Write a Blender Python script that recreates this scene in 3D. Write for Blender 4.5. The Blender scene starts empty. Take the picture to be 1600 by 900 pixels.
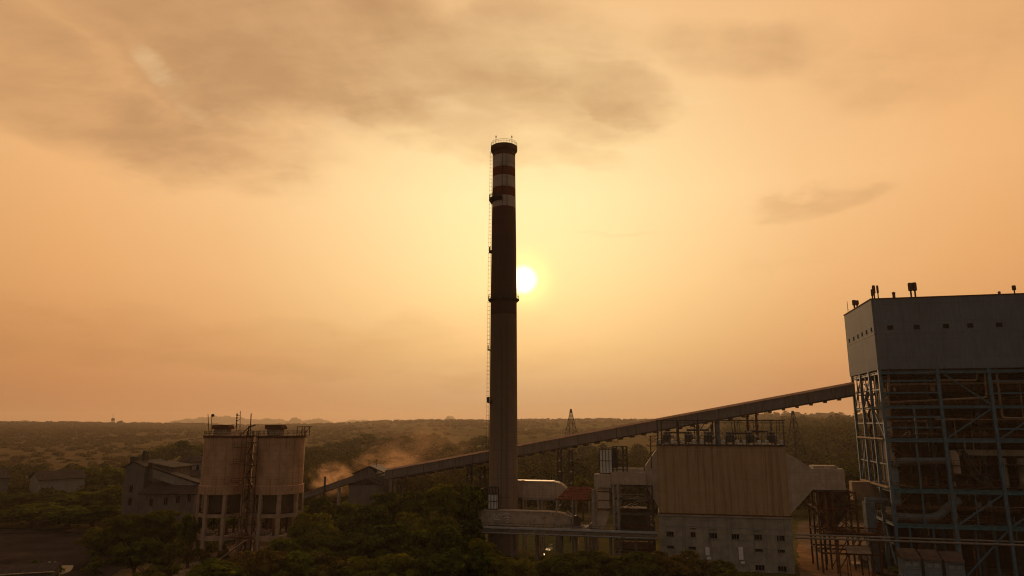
import bpy, math, random
import numpy as np
from mathutils import Vector, Matrix
R = math.radians
random.seed(7); rng = np.random.default_rng(11)
scene = bpy.context.scene
C = scene.collection

# ------------------------------------------------------------------ camera
CAM_H, PITCH, FPX = 35.0, R(11.2), 1066.67
cam = bpy.data.cameras.new('camera'); cam.lens = 24; cam.sensor_width = 36
cam.clip_start = 0.5; cam.clip_end = 40000
camo = bpy.data.objects.new('camera', cam); C.objects.link(camo)
camo.location = (0, 0, CAM_H); camo.rotation_euler = (R(90) + PITCH, 0, 0)
scene.camera = camo

def ray(px, py):                       # direction of a photograph pixel (1600x900), used to measure the place
    u = px - 800; v = 450 - py
    return Vector((u, FPX*math.cos(PITCH) - v*math.sin(PITCH), FPX*math.sin(PITCH) + v*math.cos(PITCH)))
def at(px, py, Y):
    d = ray(px, py); return Vector((0, 0, CAM_H)) + d*(Y/d.y)
def ground(px, py, z=0.):
    d = ray(px, py); return Vector((0, 0, CAM_H)) + d*((z-CAM_H)/d.z)
def azel(px, py):
    d = ray(px, py).normalized(); return math.degrees(math.atan2(d.x, d.y)), math.degrees(math.asin(d.z))

# ------------------------------------------------------------------ sun, sky, exposure
SUN_AZ, SUN_EL = azel(817.5, 437)
sund = Vector((math.sin(R(SUN_AZ))*math.cos(R(SUN_EL)), math.cos(R(SUN_AZ))*math.cos(R(SUN_EL)), math.sin(R(SUN_EL))))
sl = bpy.data.lights.new('sun', 'SUN'); sl.energy = 2.0; sl.angle = R(0.6); sl.color = (1.0, 0.58, 0.28)
so = bpy.data.objects.new('sun', sl); C.objects.link(so)
so.rotation_euler = sund.to_track_quat('Z', 'Y').to_euler(); so.location = (0, 0, 200)

scene.view_settings.view_transform = 'Standard'; scene.view_settings.look = 'None'
scene.view_settings.exposure = 0; scene.view_settings.gamma = 1
scene.view_settings.use_curve_mapping = False
scene.render.engine = 'CYCLES'
scene.cycles.use_denoising = True; scene.cycles.pixel_filter_type = 'BLACKMAN_HARRIS'; scene.cycles.filter_width = 1.1
scene.cycles.max_bounces = 5; scene.cycles.diffuse_bounces = 2; scene.cycles.glossy_bounces = 2
scene.cycles.transmission_bounces = 2; scene.cycles.volume_bounces = 0; scene.cycles.transparent_max_bounces = 6
scene.cycles.volume_step_rate = 1; scene.cycles.volume_max_steps = 128

world = bpy.data.worlds.new('World'); scene.world = world; world.use_nodes = True
nt = world.node_tree; nt.nodes.clear()
class G:                                # tiny node-graph calculator
    def __init__(s, nt): s.nt = nt; s.n = nt.nodes; s.l = nt.links
    def put(s, node, i, v):
        if v is None: return
        if isinstance(v, bpy.types.NodeSocket): s.l.new(v, node.inputs[i])
        else: node.inputs[i].default_value = v
    def m(s, op, a, b=None, c=None, clamp=False):
        k = s.n.new('ShaderNodeMath'); k.operation = op; k.use_clamp = clamp
        s.put(k, 0, a); s.put(k, 1, b); s.put(k, 2, c); return k.outputs[0]
    def vm(s, op, a, b=None, out=0):
        k = s.n.new('ShaderNodeVectorMath'); k.operation = op; s.put(k, 0, a); s.put(k, 1, b); return k.outputs[out]
    def noise(s, vec, scale, det=4, rough=.55, col=False, dist=0.):
        k = s.n.new('ShaderNodeTexNoise'); s.put(k, 'Vector', vec); k.inputs['Scale'].default_value = scale
        k.inputs['Detail'].default_value = det; k.inputs['Roughness'].default_value = rough
        k.inputs['Distortion'].default_value = dist
        return k.outputs['Color' if col else 'Fac']
    def ramp(s, f, stops, interp='LINEAR'):
        k = s.n.new('ShaderNodeValToRGB'); k.color_ramp.interpolation = interp; s.put(k, 0, f)
        e = k.color_ramp.elements
        while len(e) > 1: e.remove(e[-1])
        for i, (p, c) in enumerate(stops):
            if i == 0: e[0].position = p; q = e[0]
            else: q = e.new(p)
            q.color = (*c, 1) if not isinstance(c, (int, float)) else (c, c, c, 1)
        return k.outputs[0]
    def mix(s, f, a, b, mode='MIX'):
        k = s.n.new('ShaderNodeMix'); k.data_type = 'RGBA'; k.blend_type = mode; k.clamp_factor = True
        s.put(k, 0, f); s.put(k, 6, a if not isinstance(a, tuple) else (*a[:3], 1)); s.put(k, 7, b if not isinstance(b, tuple) else (*b[:3], 1))
        return k.outputs[2]
    def mapr(s, v, a, b, c=0., d=1., smooth=True):
        k = s.n.new('ShaderNodeMapRange'); k.interpolation_type = 'SMOOTHSTEP' if smooth else 'LINEAR'
        s.put(k, 0, v); s.put(k, 1, a); s.put(k, 2, b); s.put(k, 3, c); s.put(k, 4, d); return k.outputs[0]
g = G(nt)
tc = g.n.new('ShaderNodeTexCoord'); D = g.vm('NORMALIZE', tc.outputs['Generated'])
sep = g.n.new('ShaderNodeSeparateXYZ'); g.l.new(D, sep.inputs[0])
az = g.m('MULTIPLY', g.m('ARCTAN2', sep.outputs[0], sep.outputs[1]), 57.2958)
el = g.m('MULTIPLY', g.m('ARCSINE', sep.outputs[2]), 57.2958)
ca = g.vm('DOT_PRODUCT', D, tuple(sund), out=1)
ang = g.m('MULTIPLY', g.m('ARCCOSINE', ca), 57.2958)
angn = g.m('DIVIDE', ang, 180.)
base = g.ramp(angn, [(0, (1.0, .90, .47)), (.022, (1.0, .87, .47)), (.045, (1.0, .82, .435)), (.085, (1.0, .72, .36)), (.13, (.98, .595, .275)), (.19, (.94, .505, .21)),
                     (.26, (.78, .42, .17)), (.42, (.37, .275, .195)), (.6, (.235, .195, .16)), (1, (.20, .17, .145))])
# haze near the horizon: dimmer and redder
hz = g.ramp(g.m('DIVIDE', el, 30., clamp=True), [(0, (.58, .44, .41)), (.08, (.63, .50, .46)), (.2, (.76, .65, .56)), (.38, (.90, .83, .76)), (.62, (1, 1, 1)), (1, (.95, .96, .98))])
sky = g.mix(1, base, hz, 'MULTIPLY')
# warped direction for ragged cloud outlines
cx = g.n.new('ShaderNodeCombineXYZ'); zz = g.m('ADD', g.m('MAXIMUM', sep.outputs[2], 0.), .22)
g.l.new(g.m('DIVIDE', sep.outputs[0], zz), cx.inputs[0]); g.l.new(g.m('DIVIDE', sep.outputs[1], zz), cx.inputs[1])
P2 = cx.outputs[0]
w1 = g.vm('SUBTRACT', g.noise(P2, 1.6, 5, .55, True), (.5, .5, .5))
w2 = g.n.new('ShaderNodeSeparateXYZ'); g.l.new(w1, w2.inputs[0])
azw = g.m('MULTIPLY_ADD', w2.outputs[0], 22., az); elw = g.m('MULTIPLY_ADD', w2.outputs[1], 11., el)
azs = g.m('MULTIPLY_ADD', w2.outputs[0], 7., az); els = g.m('MULTIPLY_ADD', w2.outputs[1], 4., el)
def blob(px, py, rx, ry, a, tilt=0., soft=False):
    c = azel(px, py); sx = 57.3*rx/FPX; sy = 57.3*ry/FPX
    dx = g.m('SUBTRACT', azs if soft else azw, c[0]); dy = g.m('SUBTRACT', els if soft else elw, c[1])
    t = R(tilt)
    u = g.m('DIVIDE', g.m('ADD', g.m('MULTIPLY', dx, math.cos(t)), g.m('MULTIPLY', dy, math.sin(t))), sx)
    v = g.m('DIVIDE', g.m('ADD', g.m('MULTIPLY', dx, -math.sin(t)), g.m('MULTIPLY', dy, math.cos(t))), sy)
    r2 = g.m('ADD', g.m('MULTIPLY', u, u), g.m('MULTIPLY', v, v))
    return g.m('MULTIPLY', g.mapr(r2, 0.0 if soft else .1, 2.6 if soft else 2.0, 1., 0.), a)
dark = None
for b in [(430, 45, 540, 125, 1., -6), (120, 150, 330, 75, .75, -6), (560, 150, 300, 60, .85, -14), (930, 138, 120, 40, .85, -8), (820, 50, 170, 60, .6, 0), (1290, 288, 100, 17, .3, 4),
          (960, 357, 75, 8, .32, -3), (640, 235, 130, 26, .5, -15), (1110, 75, 170, 45, .5, -10), (1480, 60, 200, 70, .28, 0),
          (420, 540, 520, 55, .36, 0), (1150, 560, 300, 30, .14, 0), (100, 470, 200, 26, .2, 0), (1330, 380, 200, 12, .14, 3), (850, 235, 130, 24, .4, -6)]:
    o = blob(*b); dark = o if dark is None else g.m('MAXIMUM', dark, o)
fb = g.noise(P2, 1.9, 9, .58, dist=.25); fine = g.noise(g.vm('MULTIPLY', P2, (1., 2.2, 1.)), 4.5, 9, .62, dist=.35)
up = g.mapr(el, 6., 16.)
dm = g.m('ADD', dark, g.m('MULTIPLY', g.m('SUBTRACT', fb, .5), g.m('MULTIPLY_ADD', up, .75, .25)))
dm = g.m('ADD', dm, g.m('MULTIPLY', g.m('SUBTRACT', fine, .5), g.m('MULTIPLY_ADD', up, .22, .06)))
cover = g.mapr(dm, .08, 1.0, 0., 1.)
body = g.mapr(g.m('ADD', fb, g.m('MULTIPLY', fine, .35)), .52, .85, .62, 1.)
cl = g.mix(1, sky, (.60, .53, .47), 'MULTIPLY')
cl = g.mix(.5, cl, g.mix(1, (.50, .292, .150), hz, 'MULTIPLY'))
sky = g.mix(g.m('MULTIPLY', cover, body), sky, cl)
# thin bright gaps and lit cloud edges
lite = None
for b in [(262, 118, 95, 15, .5, -30), (385, 182, 95, 15, .42, -22), (560, 212, 120, 10, .5, -13), (760, 195, 120, 45, .6, 0), (1430, 62, 60, 7, .3, -12), (1120, 150, 130, 20, .4, -8), (60, 215, 130, 9, .35, 0), (1010, 20, 160, 16, .4, -10)]:
    o = blob(*b, soft=True); lite = o if lite is None else g.m('MAXIMUM', lite, o)
lm = g.m('ADD', lite, g.m('MULTIPLY', g.m('SUBTRACT', fine, .5), 1.5))
lm = g.m('MULTIPLY', g.mapr(lm, .30, .95), g.mapr(lite, .02, .3))
sky = g.mix(g.m('MULTIPLY', lm, .6), sky, g.mix(1, (1., .70, .37), hz, 'MULTIPLY'))
# the sun's glow and disc behind the haze
glow = g.m('POWER', g.mapr(ang, .5, 4.2, 1., 0., False), 2.8)
sky = g.mix(g.m('MULTIPLY', glow, .95, clamp=True), sky, (1.7, 1.42, .50))
disc = g.mapr(ang, .35, 1.45, 1., 0.)
sky = g.mix(disc, sky, (2.6, 2.4, 1.9))
ns = g.n.new('ShaderNodeTexSky'); ns.sky_type = 'NISHITA'; ns.sun_disc = False
ns.sun_elevation = R(SUN_EL); ns.sun_rotation = R(SUN_AZ); ns.dust_density = 8; ns.air_density = 1.5
b1 = g.n.new('ShaderNodeBackground'); b1.inputs[1].default_value = 0.05
g.l.new(g.mix(1, ns.outputs[0], (.10, .065, .035), 'MULTIPLY'), b1.inputs[0])
b2 = g.n.new('ShaderNodeBackground'); b2.inputs[1].default_value = SKYGAIN = 0.93; g.l.new(sky, b2.inputs[0])
ad = g.n.new('ShaderNodeAddShader'); g.l.new(b1.outputs[0], ad.inputs[0]); g.l.new(b2.outputs[0], ad.inputs[1])
wo = g.n.new('ShaderNodeOutputWorld'); g.l.new(ad.outputs[0], wo.inputs[0])
world.cycles.sampling_method = 'MANUAL'; world.cycles.sample_map_resolution = 512

# ------------------------------------------------------------------ materials
MATS = {}
def mat(name, base, var=.25, rust=0., rustcol=(.10, .032, .012), scale=.6, streak=0., rough=.8, metal=0., bump=.0, corr=0., corr_axis=0, seams=None, zdark=None, spec=.03, bands=None, trans=0.):
    """weathered surface in object space: blotches, vertical run-off streaks, rust, seams, sheet ribs"""
    if name in MATS: return MATS[name]
    m = bpy.data.materials.new(name); m.use_nodes = True; g = G(m.node_tree)
    bs = g.n['Principled BSDF']; tc = g.n.new('ShaderNodeTexCoord'); O = tc.outputs['Object']
    n1 = g.noise(O, scale, 6, .6)
    col = g.mix(g.mapr(n1, .3, .7), tuple(c*(1-var) for c in base), tuple(min(1, c*(1+var)) for c in base))
    if bands:
        s = g.n.new('ShaderNodeSeparateXYZ'); g.l.new(O, s.inputs[0])
        for z0, z1, c in bands:
            f = g.m('MULTIPLY', g.m('GREATER_THAN', s.outputs[2], z0), g.m('LESS_THAN', s.outputs[2], z1))
            col = g.mix(f, col, c)
        col = g.mix(g.mapr(n1, .35, .75, 0, .3), col, (.06, .04, .03))
    if zdark:  # darker brown with height, ending below the white bands
        s = g.n.new('ShaderNodeSeparateXYZ'); g.l.new(O, s.inputs[0])
        f = g.m('MULTIPLY', g.mapr(s.outputs[2], zdark[0], zdark[1], 0, zdark[2]), g.mapr(s.outputs[2], 98, 98.5, 1, 0))
        col = g.mix(f, col, (.07, .040, .026))
    if streak:
        st = g.noise(g.vm('MULTIPLY', O, (1., 1., .035)), 1.5, 5, .65)
        col = g.mix(g.mapr(st, .50, .68, 0, streak), col, rustcol)
        st2 = g.noise(g.vm('MULTIPLY', O, (1., 1., .05)), .7, 3, .5)
        col = g.mix(g.mapr(st2, .5, .8, 0, streak*.5), col, tuple(c*.4 for c in base))
    if rust:
        rn = g.noise(O, scale*2.3, 8, .68)
        col = g.mix(g.mapr(rn, .62-.22*rust, .72-.1*rust, 0, min(1, .4+rust)), col, rustcol)
    if seams:
        for ax, step, wdt in seams:
            s = g.n.new('ShaderNodeSeparateXYZ'); g.l.new(O, s.inputs[0])
            fr = g.m('FRACT', g.m('DIVIDE', g.m('ADD', s.outputs[ax], 500.), step))
            f = g.m('LESS_THAN', fr, wdt/step)
            col = g.mix(g.m('MULTIPLY', f, .45), col, tuple(c*.35 for c in base))
    g.l.new(col, bs.inputs['Base Color'])
    bs.inputs['Roughness'].default_value = rough; bs.inputs['Metallic'].default_value = metal
    bs.inputs['Specular IOR Level'].default_value = spec
    hgt = None
    if bump:
        hgt = g.m('MULTIPLY', g.noise(O, scale*6, 6, .6), bump)
    if corr:
        s = g.n.new('ShaderNodeSeparateXYZ'); g.l.new(O, s.inputs[0])
        src = g.m('ADD', s.outputs[0], s.outputs[1]) if corr_axis == 9 else s.outputs[corr_axis]
        w = g.m('MULTIPLY', g.m('SINE', g.m('MULTIPLY', src, 6.2832/corr)), corr*.07)
        hgt = w if hgt is None else g.m('ADD', hgt, w)
    if hgt is not None:
        b = g.n.new('ShaderNodeBump'); b.inputs['Strength'].default_value = .9; b.inputs['Distance'].default_value = 1.
        g.l.new(hgt, b.inputs['Height']); g.l.new(b.outputs[0], bs.inputs['Normal'])
    MATS[name] = m; return m
concrete = mat('concrete', (.25, .22, .19), .25, rust=.12, streak=.35, rustcol=(.13, .075, .045), scale=.35, rough=.9, bump=.04, seams=[(2, 2.4, .07)])
silo_con = mat('silo_concrete', (.38, .22, .13), .22, rust=.22, streak=.55, rustcol=(.14, .07, .04), scale=.3, rough=.9, bump=.04, seams=[(2, 1.5, .06)])
col_con = mat('column_concrete', (.31, .21, .145), .2, rust=.25, rustcol=(.16, .08, .05), scale=.5, rough=.9, bump=.03)
grey_con = mat('building_concrete', (.26, .225, .18), .22, rust=.12, streak=.4, rustcol=(.10, .08, .065), scale=.4, rough=.92, bump=.04, seams=[(2, 3.1, .07), (0, 5.1, .06)])
chim = mat('chimney_concrete', (.235, .165, .11), .18, streak=.4, rustcol=(.11, .07, .045), scale=.22, rough=.92, seams=[(2, 2.5, .10)],
           bands=[(66., 90., (.085, .036, .022)), (90.0, 200, (.15, .030, .017)), (111.2, 115.1, (.40, .31, .25)), (104.8, 108.4, (.40, .31, .25)), (98.6, 102.0, (.40, .31, .25))], zdark=(8, 66, .75))
esp_clad = mat('precipitator_cladding', (.345, .22, .12), .08, streak=.6, rustcol=(.20, .09, .04), scale=.25, rough=.75, corr=.9, corr_axis=9, seams=[(2, 3.3, .06)])
duct_clad = mat('duct_cladding', (.37, .285, .215), .16, rust=.12, streak=.35, rustcol=(.2, .085, .045), scale=.5, rough=.7, seams=[(0, 1.2, .06), (2, 1.6, .05)])
duct_paint = mat('flaking_duct_paint', (.34, .26, .195), .2, rust=.45, rustcol=(.19, .075, .045), scale=.35, rough=.8, seams=[(0, 2.9, .07)])
boil_clad = mat('boiler_cladding', (.115, .135, .160), .10, streak=.35, rustcol=(.11, .115, .12), scale=.15, rough=.75, corr=1.1, corr_axis=0, seams=[(2, 4.3, .07), (0, 6.25, .06), (1, 3.1, .06)])
blue = mat('blue_steel', (.045, .10, .14), .25, rust=.18, scale=.8, rough=.6, spec=.4)
teal = mat('teal_steel', (.045, .115, .14), .25, rust=.2, scale=.8, rough=.6)
dark_steel = mat('dark_steel', (.045, .04, .036), .3, rust=.3, scale=1., rough=.7)
rusty = mat('rusty_steel', (.095, .038, .02), .35, rust=.3, rustcol=(.06, .02, .012), scale=1.1, rough=.85)
orange_rail = mat('faded_orange_rail', (.14, .058, .02), .3, rust=.3, scale=1.3, rough=.8)
pipe_beige = mat('beige_pipe', (.30, .21, .14), .2, rust=.15, scale=.9, rough=.6)
pipe_grey = mat('grey_pipe', (.17, .17, .165), .2, rust=.15, scale=.9, rough=.5)
lagging = mat('pipe_lagging', (.30, .25, .19), .2, rust=.2, scale=.7, rough=.55, seams=[(0, 1.0, .06)])
blue_grey = mat('blue_grey_sheet', (.12, .145, .16), .2, rust=.15, scale=.6, rough=.65, seams=[(2, .9, .06)])
furnace = mat('furnace_wall', (.05, .028, .018), .35, rust=.3, rustcol=(.09, .03, .015), scale=.5, rough=.9, seams=[(2, 2.2, .15), (0, 1.4, .12)])
grate = mat('floor_grating', (.035, .03, .027), .3, rust=.3, scale=1., rough=.9)
white_paint = mat('white_paint', (.62, .58, .52), .12, rust=.1, scale=.8, rough=.6)
grey_sheet = mat('grey_wall_sheet', (.135, .115, .10), .15, streak=.4, rustcol=(.09, .06, .045), scale=.3, rough=.85, corr=.8, corr_axis=9)
conv_side = mat('conveyor_cladding', (.16, .135, .12), .12, streak=.25, rust=.06, scale=.3, rough=.8, corr=.9, corr_axis=0, seams=[(0, 6.0, .10)])
conv_roof = mat('conveyor_roof', (.25, .14, .09), .2, rust=.3, scale=.4, rough=.6)
dark_roof = mat('dark_roof_sheet', (.038, .028, .027), .25, rust=.3, rustcol=(.09, .035, .022), scale=.4, rough=.75, corr=.8, corr_axis=0)
red_roof = mat('red_roof_sheet', (.12, .032, .018), .3, rust=.3, rustcol=(.10, .03, .018), scale=.6, rough=.7, corr=.8, corr_axis=0)
pale_wall = mat('pale_plaster', (.20, .175, .15), .15, streak=.3, rustcol=(.13, .1, .08), scale=.5, rough=.9)
black_open = mat('dark_opening', (.008, .007, .006), .2, rough=1., spec=0.)
lettering = mat('worn_lettering', (.55, .50, .42), .25, rust=.35, rustcol=(.3, .2, .14), scale=2.5, rough=.8)
bright_sheet = mat('bare_metal_sheet', (.55, .48, .40), .15, rough=.28, metal=.8)
bark = mat('bark', (.075, .05, .033), .3, rough=.95, scale=2.)

def leafmat(name, c1, c2, tr=.35):
    m = bpy.data.materials.new(name); m.use_nodes = True; g = G(m.node_tree)
    g.n.remove(g.n['Principled BSDF']); out = g.n['Material Output']
    geo = g.n.new('ShaderNodeNewGeometry'); oi = g.n.new('ShaderNodeObjectInfo')
    n1 = g.noise(geo.outputs['Position'], .55, 5, .65)
    rnd = geo.outputs['Random Per Island']
    f = g.m('MULTIPLY', g.mapr(n1, .36, .66, .12, 1.), g.m('MULTIPLY_ADD', rnd, .8, .35), clamp=True)
    col = g.mix(f, c1, c2)
    col = g.mix(g.m('MULTIPLY', oi.outputs['Random'], .5), col, tuple(a*b for a, b in zip(c2, (1.15, .8, .8))))
    d = g.n.new('ShaderNodeBsdfDiffuse'); t = g.n.new('ShaderNodeBsdfTranslucent')
    g.l.new(col, d.inputs[0]); g.l.new(g.mix(1, col, (1.3, 1.25, .5), 'MULTIPLY'), t.inputs[0])
    mx = g.n.new('ShaderNodeMixShader'); mx.inputs[0].default_value = tr
    g.l.new(d.outputs[0], mx.inputs[1]); g.l.new(t.outputs[0], mx.inputs[2]); g.l.new(mx.outputs[0], out.inputs[0])
    return m
leafA = leafmat('leaves_olive', (.030, .040, .008), (.165, .185, .022), .45)
leafB = leafmat('leaves_dark', (.018, .028, .009), (.110, .130, .020), .42)
leafC = leafmat('leaves_dry', (.04, .034, .012), (.15, .115, .024))
leafFar = leafmat('leaves_far', (.020, .027, .008), (.072, .070, .016), .2)

leafScrub = leafmat('leaves_scrub', (.055, .044, .016), (.13, .092, .03), .15)
# ------------------------------------------------------------------ mesh builder
class MB:
    def __init__(s): s.v = []; s.f = []; s.sm = []
    def add(s, vs, fs, smooth=False):
        o = len(s.v); s.v += [tuple(v) for v in vs]; s.f += [tuple(i+o for i in f) for f in fs]; s.sm += [smooth]*len(fs); return s
    def box(s, x0, x1, y0, y1, z0, z1):
        v = [(x, y, z) for z in (z0, z1) for y in (y0, y1) for x in (x0, x1)]
        return s.add(v, [(0, 2, 3, 1), (4, 5, 7, 6), (0, 1, 5, 4), (2, 6, 7, 3), (0, 4, 6, 2), (1, 3, 7, 5)])
    def beam(s, p, q, w, h=None):
        h = h or w; p, q = Vector(p), Vector(q); d = (q-p).normalized()
        up = Vector((0, 0, 1)) if abs(d.z) < .9 else Vector((0, 1, 0))
        a = d.cross(up).normalized()*w/2; b = a.cross(d).normalized()*h/2
        v = [p-a-b, p+a-b, p+a+b, p-a+b, q-a-b, q+a-b, q+a+b, q-a+b]
        return s.add(v, [(0, 3, 2, 1), (4, 5, 6, 7), (0, 1, 5, 4), (1, 2, 6, 5), (2, 3, 7, 6), (3, 0, 4, 7)])
    def ibeam(s, p, q, w, h):          # web and two flanges
        p, q = Vector(p), Vector(q); d = (q-p).normalized()
        up = Vector((0, 0, 1)) if abs(d.z) < .9 else Vector((0, 1, 0))
        b = d.cross(up).normalized().cross(d).normalized()
        t = h*.12
        s.beam(p+b*(h/2-t/2), q+b*(h/2-t/2), w, t); s.beam(p-b*(h/2-t/2), q-b*(h/2-t/2), w, t)
        return s.beam(p, q, w*.18, h-2*t-.004)
    def tube(s, pts, r, n=8, closed=False):
        pts = [Vector(p) for p in pts]; N = len(pts); vs = []
        for i, p in enumerate(pts):
            if closed: d = pts[(i+1) % N]-pts[i-1]
            else: d = pts[min(i+1, N-1)]-pts[max(i-1, 0)]
            d.normalize(); up = Vector((0, 0, 1)) if abs(d.z) < .95 else Vector((1, 0, 0))
            a = d.cross(up).normalized(); b = a.cross(d).normalized(); rr = r[i] if isinstance(r, (list, tuple)) else r
            vs += [p+(a*math.cos(t)+b*math.sin(t))*rr for t in [2*math.pi*j/n for j in range(n)]]
        fs = []
        for i in range(N if closed else N-1):
            for j in range(n):
                k = (i+1) % N
                fs.append((i*n+j, i*n+(j+1) % n, k*n+(j+1) % n, k*n+j))
        s.add(vs, fs, True)
        if not closed: s.add(vs[:n], [tuple(range(n))[::-1]]); s.add(vs[-n:], [tuple(range(n))])
        return s
    def lathe(s, prof, n=48, cx=0, cy=0, smooth=True, a0=0, a1=2*math.pi):
        full = abs(a1-a0-2*math.pi) < 1e-6; m = n if full else n+1; vs = []
        for r, z in prof:
            vs += [(cx+r*math.cos(a0+(a1-a0)*j/n), cy+r*math.sin(a0+(a1-a0)*j/n), z) for j in range(m)]
        for i in range(len(prof)-1):
            s.add(vs[i*m:(i+2)*m], [(j, (j+1) % m if full else j+1, m+((j+1) % m if full else j+1), m+j) for j in range(n)], smooth)
        if full: s.add(vs[:m], [tuple(range(m))[::-1]]); s.add(vs[-m:], [tuple(range(m))])
        return s
    def prism(s, poly, y0, y1, axis='y'):      # poly in (x,z) extruded along y; or (y,z) along x; or (x,y) along z
        n = len(poly)
        def mk(a, b, t): return {'y': (a, t, b), 'x': (t, a, b), 'z': (a, b, t)}[axis]
        vs = [mk(a, b, y0) for a, b in poly]+[mk(a, b, y1) for a, b in poly]
        return s.add(vs, [tuple(range(n)), tuple(range(n, 2*n))[::-1]]+[(i, i+n, (i+1) % n+n, (i+1) % n) for i in range(n)])
    def loft(s, A, B):                         # two quads of 4 points
        return s.add(list(A)+list(B), [(3, 2, 1, 0), (4, 5, 6, 7)]+[(i, (i+1) % 4, (i+1) % 4+4, i+4) for i in range(4)])
    def rail(s, pts, h=1.1, step=1.8, r=.035, mids=1):
        pts = [Vector(p) for p in pts]
        for a, b in zip(pts[:-1], pts[1:]):
            L = (b-a).length; n = max(1, round(L/step))
            for k in range(n+1):
                p = a.lerp(b, k/n); s.beam(p, p+Vector((0, 0, h)), r*2)
            for k in range(mids+1):
                z = Vector((0, 0, h*(k+1)/(mids+1))); s.beam(a+z, b+z, r*2)
        return s
    def build(s, name, m, parent=None, recalc=True):
        me = bpy.data.meshes.new(name); me.from_pydata(s.v, [], s.f); me.validate()
        if len(me.polygons) == len(s.sm): me.polygons.foreach_set('use_smooth', s.sm)
        if recalc:
            import bmesh
            bm = bmesh.new(); bm.from_mesh(me); bmesh.ops.recalc_face_normals(bm, faces=bm.faces); bm.to_mesh(me); bm.free()
        me.materials.append(m); me.update()
        o = bpy.data.objects.new(name, me); C.objects.link(o); o.parent = parent
        return o
def tag(o, label=None, cat=None, group=None, kind=None):
    for k, v in (('label', label), ('category', cat), ('group', group), ('kind', kind)):
        if v: o[k] = v
    return o
def thing(name, label, cat, loc=(0, 0, 0), rz=0., group=None):
    o = bpy.data.objects.new(name, None); C.objects.link(o); o.location = loc; o.rotation_euler = (0, 0, rz)
    o.empty_display_size = 1
    return tag(o, label, cat, group)
def dup(root, loc, rz, label=None, group=None, s=1.):
    r = root.copy(); C.objects.link(r); r.location = loc; r.rotation_euler = (0, 0, rz); r.scale = (s, s, s) if not isinstance(s, tuple) else s
    if label: r['label'] = label
    if group: r['group'] = group
    for ch in list(root.children):
        c = ch.copy(); C.objects.link(c); c.parent = r
        for gch in list(ch.children):
            d = gch.copy(); C.objects.link(d); d.parent = c
    return r
ORD = ['first', 'second', 'third', 'fourth', 'fifth', 'sixth', 'seventh', 'eighth', 'ninth', 'tenth', 'eleventh', 'twelfth', 'thirteenth', 'fourteenth', 'fifteenth', 'sixteenth', 'seventeenth', 'eighteenth', 'nineteenth', 'twentieth']
class Frame:                              # a building's own axes: pixel -> local point on the plane y = yl (or x = xl)
    def __init__(s, o, th): s.o = Vector(o); s.th = th
    def y(s, px, py, yl=0.):
        d = ray(px, py); c, t = math.cos(s.th), math.sin(s.th); n = Vector((-t, c, 0)); c0 = Vector((0, 0, CAM_H))
        k = (yl+(s.o-c0).dot(n))/d.dot(n); P = c0+d*k-s.o
        return Vector((P.x*c+P.y*t, -P.x*t+P.y*c, P.z))
    def w(s, x, y, z=0.):
        c, t = math.cos(s.th), math.sin(s.th); return s.o+Vector((x*c-y*t, x*t+y*c, z))
TH = R(-12.5)
HAZE_D = .00010

# ------------------------------------------------------------------ terrain
def lerp_table(x, tab):
    return float(np.interp(x, [t[0] for t in tab], [t[1] for t in tab]))
def ridge_z(a):                    # height of the far ridge by azimuth (degrees)
    return lerp_table(a, [(-60, 33), (-37, 32), (-26, 32), (-24, 30), (-22, 22), (-18, 26), (-12, 38), (-6, 46), (2, 48), (12, 50), (20, 48), (24, 44), (30, 44), (60, 40)])
def hnoise(x, y):
    return (math.sin(x*.0031+1.3)*math.cos(y*.0027)+.5*math.sin(x*.0083+y*.0061)+.25*math.sin(x*.019-y*.017))
def terr(x, y):
    r = math.hypot(x, y); a = math.degrees(math.atan2(x, y))
    t = min(1, max(0, (r-420)/(3000-420))); z = ridge_z(a)*(t**1.15)
    z += min(1, max(0, (r-500)/1500))*3.2*hnoise(x, y)
    # rising wooded slope on the right
    k = max(0, 1-abs(a-28)/9.)*min(1, max(0, (r-380)/300))*max(0, 1-max(0, r-1300)/900.)
    z += 9*k
    if r > 3200: z -= min(30, (r-3200)*.012)
    return z
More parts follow.
